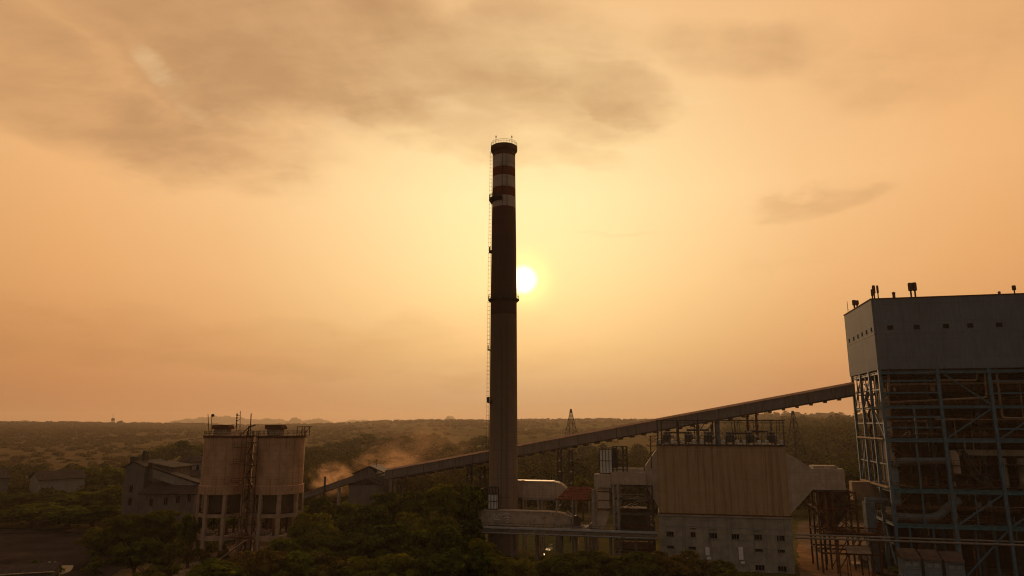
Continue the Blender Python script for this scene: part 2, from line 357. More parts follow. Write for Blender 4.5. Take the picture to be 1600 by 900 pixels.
def terrain():
    rings = [0, 60, 120, 180, 240, 300, 360, 420]+[420*(1.045**i) for i in range(1, 72)]
    rings = [r for r in rings if r < 9900]+[9900]
    n = 480; vs = [(0, 0, 0)]; fs = []
    for r in rings[1:]:
        for j in range(n):
            a = 2*math.pi*j/n; x, y = r*math.sin(a), r*math.cos(a)
            vs.append((x, y, terr(x, y) if y > -200 or r > 420 else 0))
    for j in range(n): fs.append((0, 1+(j+1) % n, 1+j))
    for i in range(len(rings)-2):
        for j in range(n):
            a, b = 1+i*n, 1+(i+1)*n; fs.append((a+j, a+(j+1) % n, b+(j+1) % n, b+j))
    m = bpy.data.materials.new('ground_soil_and_grass'); m.use_nodes = True; g = G(m.node_tree); bs = g.n['Principled BSDF']
    geo = g.n.new('ShaderNodeNewGeometry'); P = geo.outputs['Position']
    sp = g.n.new('ShaderNodeSeparateXYZ'); g.l.new(P, sp.inputs[0])
    n1 = g.noise(P, .004, 7, .65); n2 = g.noise(P, .03, 6, .7); n3 = g.noise(P, .35, 5, .7)
    brown = g.mix(g.mapr(n2, .3, .7), (.085, .056, .026), (.15, .098, .045))
    green = g.mix(g.mapr(n2, .3, .7), (.055, .058, .016), (.115, .105, .034))
    a = g.m('DIVIDE', sp.outputs[0], g.m('ADD', g.m('ABSOLUTE', sp.outputs[1]), 1.))
    east = g.mapr(g.m('ADD', a, g.m('MULTIPLY', g.m('SUBTRACT', n1, .5), .9)), -.55, -.15)
    col = g.mix(g.m('MULTIPLY', g.mapr(n1, .40, .62, .25, 1.), east), brown, green)
    col = g.mix(g.mapr(n3, .45, .7, 0, .6), col, (.035, .033, .013))
    g.l.new(col, bs.inputs['Base Color']); bs.inputs['Roughness'].default_value = .95; bs.inputs['Specular IOR Level'].default_value = 0.
    b = g.n.new('ShaderNodeBump'); b.inputs['Distance'].default_value = .5; g.l.new(g.noise(P, .4, 6, .7), b.inputs['Height']); g.l.new(b.outputs[0], bs.inputs['Normal'])
    mb = MB(); mb.v = vs; mb.f = fs; mb.sm = [True]*len(fs)
    o = mb.build('ground', m, recalc=False); tag(o, kind='structure')
terrain()
# far pale hills
hill_mat = mat('hill_scrub', (.07, .065, .035), .3, scale=.01, rough=1.)
def hills():
    peaks = [(345, 651, 95, 8400), (300, 655, 60, 8400), (420, 655, 70, 8400), (462, 653, 20, 7800), (495, 655, 40, 7900), (703, 650, 16, 7000), (1262, 648, 45, 6600), (1300, 652, 50, 7000),
             (1215, 652, 40, 7200), (560, 657, 60, 8200), (1000, 655, 60, 8200), (40, 658, 60, 7800), (1450, 646, 90, 7600)]
    mb = MB(); nx = 620; ny = 14
    for j in range(ny):
        r = 6300+j*190
        for i in range(nx):
            px = -250+i*(2100/(nx-1)); d = ray(px, 660); a = math.atan2(d.x, d.y)
            z = -40
            for (cx, py, w, rr) in peaks:
                h = at(cx, py, rr*math.cos(math.atan2(cx-800, 1066))).z
                k = math.exp(-((px-cx)/w)**2)*math.exp(-((r-rr)/650.)**2)
                z = max(z, -40+(h+46)*k*(1+.05*math.sin(px*.3+r*.01)+.03*math.sin(px*.9)))
            mb.v.append((r*math.sin(a), r*math.cos(a), z))
    for j in range(ny-1):
        for i in range(nx-1):
            a = j*nx+i; mb.f.append((a, a+1, a+nx+1, a+nx)); mb.sm.append(True)
    tag(mb.build('hills', hill_mat, recalc=False), kind='structure')
hills()
def sheet(name, pts, z, m, wob=1.2, kind='structure'):
    out = []
    for (x0, y0), (x1, y1) in zip(pts, pts[1:]+pts[:1]):
        L = math.hypot(x1-x0, y1-y0); n = max(1, int(L/3))
        for k in range(n):
            t = k/n; out.append((x0+(x1-x0)*t+random.uniform(-wob, wob), y0+(y1-y0)*t+random.uniform(-wob, wob)))
    cx = sum(p[0] for p in out)/len(out); cy = sum(p[1] for p in out)/len(out)
    mb = MB(); mb.add([(cx, cy, z)]+[(x, y, z) for x, y in out], [(0, i+1, (i+1) % len(out)+1) for i in range(len(out))])
    return tag(mb.build(name, m), kind=kind)
dirt = mat('yard_dirt', (.17, .115, .075), .3, spec=0., rust=.2, rustcol=(.09, .055, .035), scale=.15, rough=.95, bump=.05)
coal = mat('coal_yard_dust', (.034, .025, .022), .35, spec=0., rust=.2, rustcol=(.055, .036, .024), scale=.1, rough=.9, bump=.15)
track = mat('pale_track_dirt', (.14, .10, .08), .3, spec=0., rust=.3, rustcol=(.08, .055, .04), scale=.3, rough=.95)
road = mat('brown_roadway', (.21, .125, .07), .25, spec=0., rust=.3, rustcol=(.11, .065, .04), scale=.25, rough=.85, bump=.03)
def gp(*pts): return [tuple(ground(*p)[:2]) for p in pts]
sheet('coal_yard', [(-220, 120), (-75, 120)]+gp((210, 880), (150, 850), (135, 828), (60, 826), (-120, 822)), .006, coal, 2)
sheet('track', gp((-60, 827), (60, 826), (100, 823), (142, 829), (140, 834), (95, 829), (55, 831), (-60, 833)), .014, track, .5)
sheet('dirt_yard', gp((272, 900), (285, 866), (302, 852), (350, 846), (470, 842), (500, 860), (470, 900))+[(-60, 140), (-85, 140)], .010, dirt, 1.2)
sheet('grass_patch', gp((790, 858), (790, 838), (850, 836), (900, 842), (900, 865)), .008, mat('rough_grass', (.06, .065, .018), .3, scale=.4, rough=.95, bump=.2), 1)
o1 = ground(1243, 897)
sheet('road', gp((1247, 905), (1246, 850), (1262, 846), (1300, 850), (1345, 880), (1380, 905))+[(95, 130), (65, 130)], .010, road, .6)
sheet('plant_yard', gp((1246, 846), (1246, 815), (1330, 812), (1640, 830))+[(190, 150), (160, 100), (95, 129), (96, 160), (80, 185)], .016, dirt, .5)
water_mat = bpy.data.materials.new('still_water'); water_mat.use_nodes = True
_g = G(water_mat.node_tree); _b = _g.n['Principled BSDF']; _b.inputs['Base Color'].default_value = (.03, .025, .02, 1); _b.inputs['Roughness'].default_value = .36
_b.inputs['Specular IOR Level'].default_value = .16; _b.inputs['IOR'].default_value = 1.45; _b.inputs['Metallic'].default_value = .0
_t = _g.n.new('ShaderNodeTexCoord'); _bb = _g.n.new('ShaderNodeBump'); _bb.inputs['Strength'].default_value = .6; _bb.inputs['Distance'].default_value = .08
_g.l.new(_g.noise(_t.outputs['Object'], 2.2, 3), _bb.inputs['Height']); _g.l.new(_bb.outputs[0], _b.inputs['Normal'])
sheet('puddle', gp((850, 861), (853, 857), (861, 854), (864, 857), (859, 861)), .022, water_mat, .12)
sheet('puddle', gp((845, 868), (849, 865), (852, 865), (849, 869)), .022, water_mat, .08)
sheet('puddle', gp((857, 852), (862, 849.5), (864, 850.5), (860, 852.5)), .022, water_mat, .08)
sheet('puddle', gp((96, 884), (116, 883), (112, 892), (94, 899), (86, 905), (70, 905)), .022, water_mat, .2)
sheet('puddle', gp((134, 886), (142, 884), (140, 889), (133, 890)), .022, water_mat, .1)

# ------------------------------------------------------------------ chimney
CH = Vector((-2.45, 198, 0))
def build_chimney():
    t = thing('chimney', 'tall tapering concrete chimney with red and white bands in front of the sun', 'chimney', CH, 0)
    prof = [(4.35, 0), (4.2, 8), (4.08, 16), (3.98, 30), (3.9, 50), (3.84, 70), (3.68, 90), (3.52, 105), (3.42, 115.0), (3.42, 115.5)]
    def rad(z): return float(np.interp(z, [p[1] for p in prof], [p[0] for p in prof]))
    MB().lathe(prof, 64).build('shaft', chim, t)
    cap = MB().lathe([(3.44, 115.5), (3.5, 116.4), (4.02, 117.0), (4.08, 117.3), (4.08, 118.3), (3.95, 118.42), (3.0, 118.42), (2.9, 117)], 64).build('cap', mat('chimney_cap', (.09, .045, .03), .2, rough=.9), t)
    def ring_rail(r, z, a0=0., a1=2*math.pi, n=28, h=1.15):
        mb = MB(); full = a1-a0 > 6.2
        P = [Vector((r*math.cos(a0+(a1-a0)*k/n), r*math.sin(a0+(a1-a0)*k/n), z)) for k in range(n+(0 if full else 1))]
        for p in P: mb.beam(p, p+Vector((0, 0, h)), .07)
        for q in (.55, 1.): mb.tube([p+Vector((0, 0, h*q)) for p in P], .04, 5, full)
        return mb
    ring_rail(4.0, 118.42).build('railing', mat('pale_rail', (.36, .30, .25), .1, rough=.6), cap)
    for a in (R(233), R(307)):
        x, y = 4.0*math.cos(a), 4.0*math.sin(a)
        MB().tube([(x, y, 117.9), (x, y, 120.2)], .06, 6).tube([(x, y, 120.2), (x, y, 120.8)], .16, 8).build('aviation_lamp', dark_steel, t)
    # platforms
    def platform(z, a0, a1, w=.95, th=.5):
        r = rad(z); p = MB()
        n = 40; vs = []
        full = a1-a0 > 6.2; m = n if full else n+1
        for rr, zz in [(r-.1, z), (r+w, z), (r+w, z-.28), (r+w*.55, z-th), (r-.1, z-th-.3)]:
            vs += [(rr*math.cos(a0+(a1-a0)*k/n), rr*math.sin(a0+(a1-a0)*k/n), zz) for k in range(m)]
        fs = []
        for i in range(4):
            for k in range(n):
                kk = (k+1) % m if full else k+1
                fs.append((i*m+k, i*m+kk, (i+1)*m+kk, (i+1)*m+k))
        p.add(vs, fs); o = p.build('platform', dark_steel, t)
        ring_rail(r+w-.07, z, a0, a1, 26).build('railing', dark_steel, o); return o
    platform(70.7, 0, 2*math.pi, .75, .6); platform(101.6, R(150), R(262), 1.0, 1.)
    platform(85.3, R(170), R(205), .75, .3); platform(41.1, R(168), R(215), .9, .4); platform(56.0, R(172), R(200), .8, .3)
    # ladder with cage on the left flank
    la = R(183)
    def ladder(z0, z1, off=.55):
        mb = MB(); c, s_ = math.cos(la), math.sin(la); tx, ty = -s_, c
        n = int((z1-z0)/.6)
        for sgn in (-1, 1):
            mb.tube([((rad(z)+.2)*c+sgn*.25*tx, (rad(z)+.2)*s_+sgn*.25*ty, z) for z in np.linspace(z0, z1, 8)], .035, 4)
        for k in range(n+1):
            z = z0+k*(z1-z0)/n; r = rad(z)+.2
            mb.beam((r*c-.25*tx, r*s_-.25*ty, z), (r*c+.25*tx, r*s_+.25*ty, z), .03)
            if k % 2 == 0:
                hoop = [((r+.35-.35*math.cos(q))*c+.38*math.sin(q)*tx, (r+.35-.35*math.cos(q))*s_+.38*math.sin(q)*ty, z) for q in np.linspace(.5, 5.78, 8)]
                mb.tube([(x, y, zz) for x, y, zz in hoop], .025, 4)
        for q in (2.2, 3.14, 4.1):
            mb.tube([((rad(z)+.2+.35-.35*math.cos(q))*c+.38*math.sin(q)*tx, (rad(z)+.2+.35-.35*math.cos(q))*s_+.38*math.sin(q)*ty, z) for z in np.linspace(z0, z1, 8)], .018, 4)
        return mb
    for z0, z1 in ((14, 40.8), (41.5, 56.5), (56.5, 70.4), (71, 85.2), (85.6, 101.2), (102, 117)): ladder(z0, z1).build('ladder', rusty, t)
    # lightning conductor strip and seam
    for a in (R(263), R(285)):
        MB().tube([((rad(z)+.05)*math.cos(a), (rad(z)+.05)*math.sin(a), z) for z in np.linspace(13, 117, 24)], .05, 5).build('conductor_strip', dark_steel, t)
    return t
build_chimney()
# white panel hoist cabinet in its steel frame at the foot of the chimney
def cabinet_frame(name, label, loc, rz, w, d, h, frame_extra=0., nx=3, cols=None):
    t = thing(name, label, 'equipment cabinet', loc, rz)
    MB().box(.12, w-.12, .12, d-.12, .25, h-.1).build('cabinet', white_paint, t)
    f = MB()
    for i in range(nx+1):
        x = w*i/nx
        for y in (0, d): f.beam((x, y, 0), (x, y, h+frame_extra), .16)
    for z in (.1, h*.55, h, h+frame_extra):
        for y in (0, d): f.beam((0, y, z), (w, y, z), .14)
        for x in (0, w): f.beam((x, 0, z), (x, d, z), .14)
    f.build('frame', dark_steel, t)
    return t
FD = Frame(at(747, 826, 191), TH); FD.o.z = 0           # local frame of the front duct
q0 = FD.y(762, 793, 1.0)
t = cabinet_frame('hoist_cabinet', 'white cabinet in a dark steel frame at the foot of the chimney', FD.w(q0.x, 1.2, 12.2), TH, 2.5, 1.6, 4.0, 1.8, 3)

# ------------------------------------------------------------------ flue ducts by the chimney
def arch_profile(x0, x1, zb, zt, r, tail):      # long duct side view whose right end curves down
    top = [(x0, zb), (x0, zt-.25), (x0+.3, zt)]
    n = 10
    pts = top+[(x1-r+r*math.sin(math.pi/2*k/n)*1., zt-tail*(1-math.cos(math.pi/2*k/n))) for k in range(n+1)]
    return pts+[(x1, zb)]
t = thing('flue_duct', 'long pale flue duct with flaking paint and worn lettering in front of the chimney', 'duct', FD.o, TH)
poly = [(0, 8.4), (0, 12.0), (.3, 12.2)]+[(19+8.5*math.sin(math.pi/2*k/10), 12.2-3.6*(1-math.cos(math.pi/2*k/10))) for k in range(11)]+[(27.5, 8.4)]
MB().prism(poly, 0, 3.2).build('casing', duct_paint, t)
mb = MB()
for x in (2.9, 8.7, 11.6, 14.5, 17.4): mb.box(x-.08, x+.08, -.10, -.003, 8.45, 12.05)
mb.box(-.06, 19, -.12, -.002, 12.02, 12.26)
mb.build('stiffener', duct_clad, t)
mb = MB(); rr = random.Random(5)
def stroke(pts, w):
    for (a, b), (c, d) in zip(pts[:-1], pts[1:]):
        mb.beam((a, -.115, b), (c, -.115, d), .02, w)
x0 = 4.1; z0 = 8.9
for (gx, gz, pts, w) in [(0, 2.0, [(0, 0), (.5, .35), (1.0, .1)], .16), (1.3, 2.1, [(0, .3), (.7, .0), (1.2, .1)], .16), (2.8, 1.9, [(0, .5), (.8, .65), (1.7, .55)], .2), (2.9, 1.5, [(0, 0), (.7, .25), (1.6, .05)], .2),
                         (.2, .9, [(0, .3), (.8, .15), (1.7, .05)], .26), (1.9, .1, [(0, 1.4), (.35, .1), (.75, 1.3)], .2), (3.0, .2, [(0, 0), (.3, 1.1)], .18), (3.4, .1, [(0, .7), (.7, 1.0), (1.3, .6)], .18), (.4, 1.6, [(0, .2), (1.0, .0)], .14), (3.5, .0, [(0, .2), (.9, .5)], .14)]:
    stroke([(x0+gx+a, z0+gz+b) for a, b in pts], w)
mb.build('worn_lettering', lettering, t)
FR = Frame(at(800, 780, 200), TH); FR.o.z = 0
a0 = FR.y(812, 752); 
t = thing('flue_duct', 'pale flue duct with a curved end standing on legs right behind the chimney', 'duct', FR.o, TH)
x1 = a0.x; zt = a0.z; zb = FR.y(850, 778).z; xe = FR.y(888, 768).x; xs = FR.y(864, 753).x
poly = [(x1-3, zb), (x1-3, zt)]+[(xs+(xe-xs)*math.sin(math.pi/2*k/10), zt-(zt-zb)*.9*(1-math.cos(math.pi/2*k/10))) for k in range(11)]+[(xe, zb)]
MB().prism(poly, 0, 4).build('casing', duct_clad, t)
MB().box(x1-3, xs, -.14, 4.14, zt+.003, zt+.16).build('top_rim', mat('pale_rim', (.30, .22, .165), .15, rough=.6), t)
for x in (x1+1., x1+5.2, x1+6.4, x1+10.4):
    mb = MB()
    for y in (.3, 3.7): mb.beam((x, y, 0), (x, y, zb), .45)
    mb.beam((x, .3, zb-.25), (x, 3.7, zb-.25), .4); mb.build('leg', concrete, t)
mb = MB()
for y in (.3, 3.7):
    mb.beam((x1+.6, y, zb-.32), (x1+11, y, zb-.32), .3, .6)
    mb.beam((x1+.6, y, 9.2), (x1+11, y, 9.2), .3, .4)
mb.build('support_beam', concrete, t)

# pipe rack / walkway running under the ducts
RK = Frame(at(1030, 828, 172.), TH); RK.o.z = 0
xl = RK.y(722, 822, 4).x; 
t = thing('pipe_rack', 'long concrete pipe rack walkway on posts passing below the flue ducts', 'pipe rack', RK.o, TH)
zd = RK.y(900, 832, 0).z
rack_con = mat('rack_concrete', (.14, .11, .085), .25, rust=.2, streak=.3, scale=.4, rough=.95)
mb = MB(); mb.box(xl, -.4, 0, 3.6, zd-.5, zd); mb.build('deck', rack_con, t)
mb = MB()
for y, z, r in ((.4, .25, .22), (.95, .2, .17), (1.5, .3, .26), (2.6, .25, .2)): mb.tube([(xl+.5, y, zd+z), (-.4, y, zd+z)], r, 8)
mb.tube([(xl+.5, -.25, zd-.75), (-.4, -.25, zd-.75)], .2, 8)
mb.build('pipes', pipe_grey, t)
x = xl+2
while x < -1:
    mb = MB(); mb.beam((x, .5, 0), (x, .5, zd-.5), .5); mb.beam((x, 3.1, 0), (x, 3.1, zd-.5), .5); mb.beam((x, .2, zd-1.), (x, 3.4, zd-1.), .45, .6)
    mb.build('post', rack_con, t); x += 6.1
MB().rail([(xl, 3.55, zd), (-.4, 3.55, zd)], 1.1, 2.4, .035).build('railing', dark_steel, t)

# fan platform: fan housing, red roof shelter, elbow duct
PF = Frame(at(868, 830, 183), TH); PF.o.z = 0
def pf(px, py, y=0): return PF.y(px, py, y)
t = thing('fan_shelter', 'open fan shelter with a rust red sheet roof between the chimney ducts and precipitator', 'shelter', PF.o, TH)
A, B_, C_, D_ = pf(868, 783, 0), pf(921, 781, 0), pf(924, 757, 7), pf(889, 766, 7)
C_.z = D_.z = (C_.z+D_.z)/2; A.z = B_.z = (A.z+B_.z)/2; C_.x = B_.x-.2; 
th_ = Vector((0, 0, .16))
MB().loft([A, B_, C_, D_], [A+th_, B_+th_, C_+th_, D_+th_]).build('roof', red_roof, t)
mb = MB()
for k in range(6):
    a = A.lerp(D_, k/5)+th_*1.4; b = B_.lerp(C_, k/5)+th_*1.4; mb.beam(a, b, .12, .1)
mb.build('purlin', rusty, t)
zf = pf(890, 826).z
MB().box(A.x-.5, B_.x+.5, -.5, 8, zf-.6, zf).build('floor_slab', concrete, t)
for x in (A.x+.2, (A.x+B_.x)/2, B_.x-.1):
    for y, zt_ in ((.3, A.z), (6.8, C_.z-.1)):
        if x < D_.x and y > 5: continue
        MB().beam((x, y, 0), (x, y, zf-.6), .6).beam((x, y, zf), (x, y, zt_-.1), .3).build('column', concrete, t)
MB().prism([(A.x+.4, zf), (A.x+.4, zf+1.5), (A.x+2.2, zf+3.6), (A.x+4., zf+2.2), (A.x+4., zf)], 5.5, 6.8).build('back_wall', concrete, t)
MB().rail([(A.x-.4, -.4, zf), (B_.x+.4, -.4, zf)], 1.1, 1.5, .04).build('railing', dark_steel, t)
fan = thing('draught_fan', 'round grey draught fan housing under the rust red shelter roof', 'fan', PF.w((A.x+B_.x)/2+.6, 3.2, zf), TH)
MB().tube([(0, -.7, 1.6), (0, .7, 1.6)], 1.3, 20).build('housing', dark_steel, fan)
MB().box(-1.6, 1.6, -.7, .7, 0, .5).build('plinth', concrete, fan)
MB().tube([(0, 1., 2.), (0, 2., 2.)], .5, 12).build('motor', dark_steel, fan)

# elbow duct dropping from the precipitator to the fans
E_ = Frame(at(928, 740, 180.5), TH); E_.o.z = 0
def ef(px, py, y=0): return E_.y(px, py, y)
t = thing('elbow_duct', 'pale box duct with an elbow dropping down left of the precipitator', 'duct', E_.o, TH)
a = ef(928, 741); b = ef(955, 762)
MB().box(a.x, b.x, 0, 4.6, b.z, a.z).build('elbow_box', duct_clad, t)
c = ef(934, 768); d = ef(952, 796)
MB().box(c.x, d.x, .6, 3.8, d.z, b.z-.01).build('drop_section', duct_clad, t)
mb = MB(); mb.box(c.x-.15, d.x+.15, .45, 3.95, c.z-.12, c.z+.12); mb.box(c.x-.15, d.x+.15, .45, 3.95, (c.z+d.z)/2-.1, (c.z+d.z)/2+.1); mb.box(c.x-.25, d.x+.25, .35, 4.05, d.z-.2, d.z+.15)
mb.build('flange', rusty, t)
e1 = ef(912, 828); ee = ef(943, 828)
prof = []; n = 8
for k in range(n+1):
    f = k/n; xl_ = c.x+.2+(e1.x-c.x-.2)*(f**1.6); xr_ = d.x+(ee.x-d.x)*(f**1.5); z_ = d.z-.2+(e1.z-d.z+.2)*f
    prof.append((xl_, xr_, z_))
MB().prism([(p[0], p[2]) for p in prof]+[(p[1], p[2]) for p in reversed(prof)], .8, 3.6).build('curved_outlet', duct_clad, t)
g1 = ef(960, 735); g2 = ef(1010, 758)
MB().box(b.x+.003, ef(1009, 750).x, .3, 4.3, g2.z, g1.z-.4).build('inlet_run', duct_clad, t)
MB().box(b.x+.3, ef(1009, 750).x-.5, 1.6, 4.28, g1.z-.397, g1.z+.5).build('top_hood', duct_clad, t)
t2 = cabinet_frame('hoist_cabinet', 'white panelled cabinet in a dark steel frame on top of the elbow duct', E_.w(ef(937, 727, 1.5).x, 1.5, a.z+.002), TH, 3.2, 2.2, ef(940, 703, 1.5).z-a.z, .5, 4)
# dark frame tower beside it
t = thing('steel_frame_tower', 'dark narrow steel frame tower right of the white cabinet on the duct', 'steel frame', E_.w(ef(958, 735, 2.).x, 1.6, g1.z+.52-1.0), TH)
mb = MB(); hh = ef(958, 700, 2.).z-g1.z+.9
for x in (0, 1., 2.6, 3.6):
    for y in (0, 2): mb.beam((x, y, 0), (x, y, hh), .3)
for z in np.linspace(.6, hh, 6):
    for y in (0, 2): mb.beam((0, y, z), (3.6, y, z), .16)
mb.build('frame', dark_steel, t)
MB().box(.2, .9, .3, 1.7, .5, hh-.3).build('panel', dark_steel, t)
# support frame under inlet duct
t = thing('duct_support', 'dark concrete and steel support frame under the duct left of the precipitator', 'support frame', E_.o, TH)
zt_ = g2.z-.02
for px in (927, 959, 966, 1012, 1020):
    x = ef(px, 800).x; m_ = concrete if px < 970 else dark_steel
    for y in (.6, 4.4, 10.):
        MB().beam((x, y, 0), (x, y, zt_ if px > 930 else b.z-.6), .55 if m_ is concrete else .4).build('column', m_, t)
mb = MB()
xa, xb = ef(959, 800).x, ef(1021, 800).x
for z in (zt_-.3, 16.2, 12.5, 10.6, 8.8, 6.5, 3.5):
    for y in (.6, 4.4, 10.): mb.beam((xa, y, z), (xb, y, z), .22, .35)
for z in (16.2, 10.6, 6.5):
    for x in (xa, xb): mb.beam((x, .6, z), (x, 10, z), .22, .35)
for y in (4.4, 10.): mb.beam((xa, y, 3.5), (xb, y, 8.8), .2); mb.beam((xa, y, 12.5), (xb, y, 16.2), .2)
mb.build('cross_beam', dark_steel, t)
MB().box(xa, xb, 1, 10, 8.9, 9.0).build('platform', grate, t)
MB().rail([(xa, .8, 9.), (xb, .8, 9.)], 1.1, 1.4, .04).build('railing', rusty, t)
MB().box(xa+1, xb-1.5, 5, 9.4, 9.02, 13.5).build('machine_house', furnace, t)
t = thing('low_wall', 'low rust stained wall standing in the yard left of the concrete block', 'wall', E_.w(xa+1, 6, 0), TH)
MB().box(0, xb-xa-1.5, 0, .4, 0, 5.2).build('wall_panel', mat('stained_low_wall', (.23, .13, .085), .25, rust=.3, scale=.5, rough=.9), t)

# ------------------------------------------------------------------ concrete block and precipitator
EO = ground(1243, 897); EO.z = 0
EF = Frame(EO, TH)
W0, DEP, ZB, ZT = -31.1, 21., 12.75, 29.4
t = thing('concrete_building', 'grey concrete block with small barred windows carrying the big rust streaked casing', 'building', EO, TH)
# front wall built around its openings
wins = []
for px, py, w, n in [(1047, 834.5, 1.75, 3), (1083, 835.5, 1.2, 2), (1114.5, 837, 1.8, 3), (1149, 838.5, 1.8, 3), (1184.5, 839.5, 1.85, 3), (1220, 841, 1.8, 3), (1187.5, 887, 2.1, 3), (1222.5, 889, 1.9, 3)]:
    q = EF.y(px, py); wins.append((q.x, q.z, w, 1.25, n, 'window'))
for px, py, w in [(1048, 854.5, 1.7), (1081.5, 856, 1.7), (1185.5, 859.5, 1.8), (1221, 861, 1.6), (1083, 824, 1.1)]:
    q = EF.y(px, py); wins.append((q.x, q.z, w, .5, 4, 'vent'))
def wall_with_holes(mb, x0, x1, z0, z1, holes, y0, y1):
    xs = sorted({x0, x1}|{h[0]-h[2]/2 for h in holes}|{h[0]+h[2]/2 for h in holes})
    for a, b in zip(xs[:-1], xs[1:]):
        if b-a < 1e-4: continue
        m_ = (a+b)/2; cuts = sorted([(h[1]-h[3]/2, h[1]+h[3]/2) for h in holes if h[0]-h[2]/2 < m_ < h[0]+h[2]/2]); z = z0
        for c0, c1 in cuts:
            if c0 > z: mb.box(a, b, y0, y1, z, c0)
            z = max(z, c1)
        mb.box(a, b, y0, y1, z, z1)
mb = MB(); wall_with_holes(mb, W0, 0, 0, 12.4, wins, 0, .35)
mb.box(W0, W0+.35, .352, DEP, 0, 12.4); mb.box(-.35, 0, .352, DEP, 0, 12.4); mb.box(W0, 0, DEP-.35, DEP+.3, 0, 12.4)
mb.build('wall', grey_con, t)
MB().box(W0-.25, .25, -.30, DEP+.35, 12.402, 12.747).build('parapet_slab', concrete, t)
for x, z, w, h, n, k in wins:
    mb = MB()
    mb.box(x-w/2, x+w/2, .3, .34, z-h/2, z+h/2)
    o = mb.build(k, black_open, t)
    f = MB()
    for i in range(n+1): f.box(x-w/2+w*i/n-.035, x-w/2+w*i/n+.035, .08, .16, z-h/2, z+h/2)
    f.box(x-w/2, x+w/2, .075, .155, z+h/2-.07, z+h/2-.002); f.box(x-w/2-.1, x+w/2+.1, -.12, .2, z-h/2-.12, z-h/2-.002)
    f.build('frame', pipe_grey if k == 'window' else dark_steel, o)
    if k == 'window' and z > 8 and x > -24: MB().box(x-.9, x+.9, -.35, -.003, z+1.6, z+1.75).build('sun_shade', concrete, t)
for px, p0, p1 in [(1105, 855, 867), (1157, 855, 874)]:
    a, b = EF.y(px, p0), EF.y(px, p1)
    mb = MB().box(a.x-.5, a.x+.5, -.55, -.003, b.z, a.z); mb.box(a.x-.2, a.x+.7, -.7, -.56, b.z-.9, b.z-.3)
    mb.build('cable_box', white_paint, t)
mb = MB()
for x in (W0+6.2, W0+11.8, W0+17.1, W0+22.3, -3.2): mb.tube([(x, -.12, 12.3), (x, -.12, 4)], .07, 6)
mb.box(W0+.3, -.3, -.06, -.003, 9.05+.8, 9.2+.8); mb.box(-20, -9, -.05, -.003, 7.1, 7.2)
mb.build('down_pipe', pipe_grey, t)

t = thing('precipitator', 'huge beige clad casing with vertical rust streaks and funnel ends', 'filter casing', EO, TH)
mb = MB(); mb.box(W0+.1, -.1, .1, DEP, 12.75, ZT); mb.build('casing', esp_clad, t)
mb = MB()
for i in range(17):
    x = W0+.12+(31.-.24)*i/16; mb.box(x-.06, x+.06, -.02, .097, 13, ZT-.1)
mb.build('cladding_rib', esp_clad, t)
MB().box(W0-.15, .15, -.2, DEP+.2, ZT+.003, ZT+.3).build('roof_slab', dark_steel, t)
mb = MB()
mb.box(W0-.1, .1, -.10, .095, 12.75, 13.1); mb.build('base_trim', rusty, t)
def funnel(x0, x1, zt0, zb0, zt1, zb1, y0, y1, yi0, yi1):
    A = [(x0, y0, zb0), (x0, y1, zb0), (x0, y1, zt0), (x0, y0, zt0)]
    B = [(x1, yi0, zb1), (x1, yi1, zb1), (x1, yi1, zt1), (x1, yi0, zt1)]
    return MB().loft(A, B)
funnel(-.097, 5.7, ZT-1.4, 13.4, 24.3, 19.2, .3, DEP-.2, 1.6, 12).build('funnel', duct_clad, t)
funnel(W0+.097, W0-3.1, ZT-1.0, 14.0, 24.1, 19.6, .3, DEP-.2, 1.0, 12).build('funnel', duct_clad, t)
xr = EF.y(1320, 745, 1.6).x
MB().box(5.703, xr, 1.6, 8.5, 19.2, 24.1).build('inlet_duct', duct_clad, t)
MB().box(6.4, xr-1.2, 3.0, 8.0, 24.103, 24.7).build('duct_hatch', duct_clad, t)
mb = MB().prism([(5.703, 19.197), (xr, 19.197), (xr, 18.9), (6.1, 18.9)], 1.4, 8.7); mb.build('duct_edge', dark_steel, t)

# roof of the precipitator: gantry frame, transformers, insulator housings
zr = ZT+.305
t = thing('gantry_frame', 'open steel pipe gantry standing on the roof of the beige precipitator', 'steel frame', EF.w(0, 0, zr), TH)
tz = EF.y(1120, 657).z-zr
xs = [EF.y(p, 690).x for p in (1028, 1033, 1060, 1091)]; xs2 = [EF.y(p, 690).x for p in (1122,)]; xe_ = -.3
mb = MB()
for p in (1027, 1033): x = EF.y(p, 670).x; mb.beam((x, .3, 0), (x, .3, tz), .28)
for p in (1224,): x = EF.y(p, 670, .3).x; mb.beam((x, .3, 0), (x, .3, tz), .22)
mb.build('post', dark_steel, t)
for p, w in ((1059, .35), (1090, .35), (1118, .3), (1122, .9), (1060, .3), (1224, .22)):
    x = EF.y(p, 672, .3).x; y = .3 if w < .8 else .8
    MB().beam((x, y, 0), (x, y, tz-.1), w, .3).build('post', blue_grey if w > .5 else dark_steel, t)
for p in (1033, 1059, 1090, 1122, 1160, 1224):
    x = EF.y(p, 672, .3).x; MB().beam((x, DEP-.8, 0), (x, DEP-.8, tz), .28).beam((x, .3, tz), (x, DEP-.8, tz), .2).build('rear_post', dark_steel, t)
x0_, x1_ = EF.y(1025, 658).x, EF.y(1227, 658).x
mb = MB()
for y in (.3, DEP-.8): mb.beam((x0_, y, tz), (x1_, y, tz), .22, .25); mb.beam((x0_+1, y, tz-.6), (x1_, y, tz-.6), .16, .16)
mb.beam((x0_+3, .3, 2.9), (x1_, .3, 2.9), .12)
mb.beam((x0_+.4, .3, 0), (x0_+.4, DEP-.8, tz), .12)
xb_ = EF.y(1092, 670).x
for dx in (-1.5, 1.5): mb.beam((xb_, .3, 3.2), (xb_+dx, .3, tz-.6), .18)
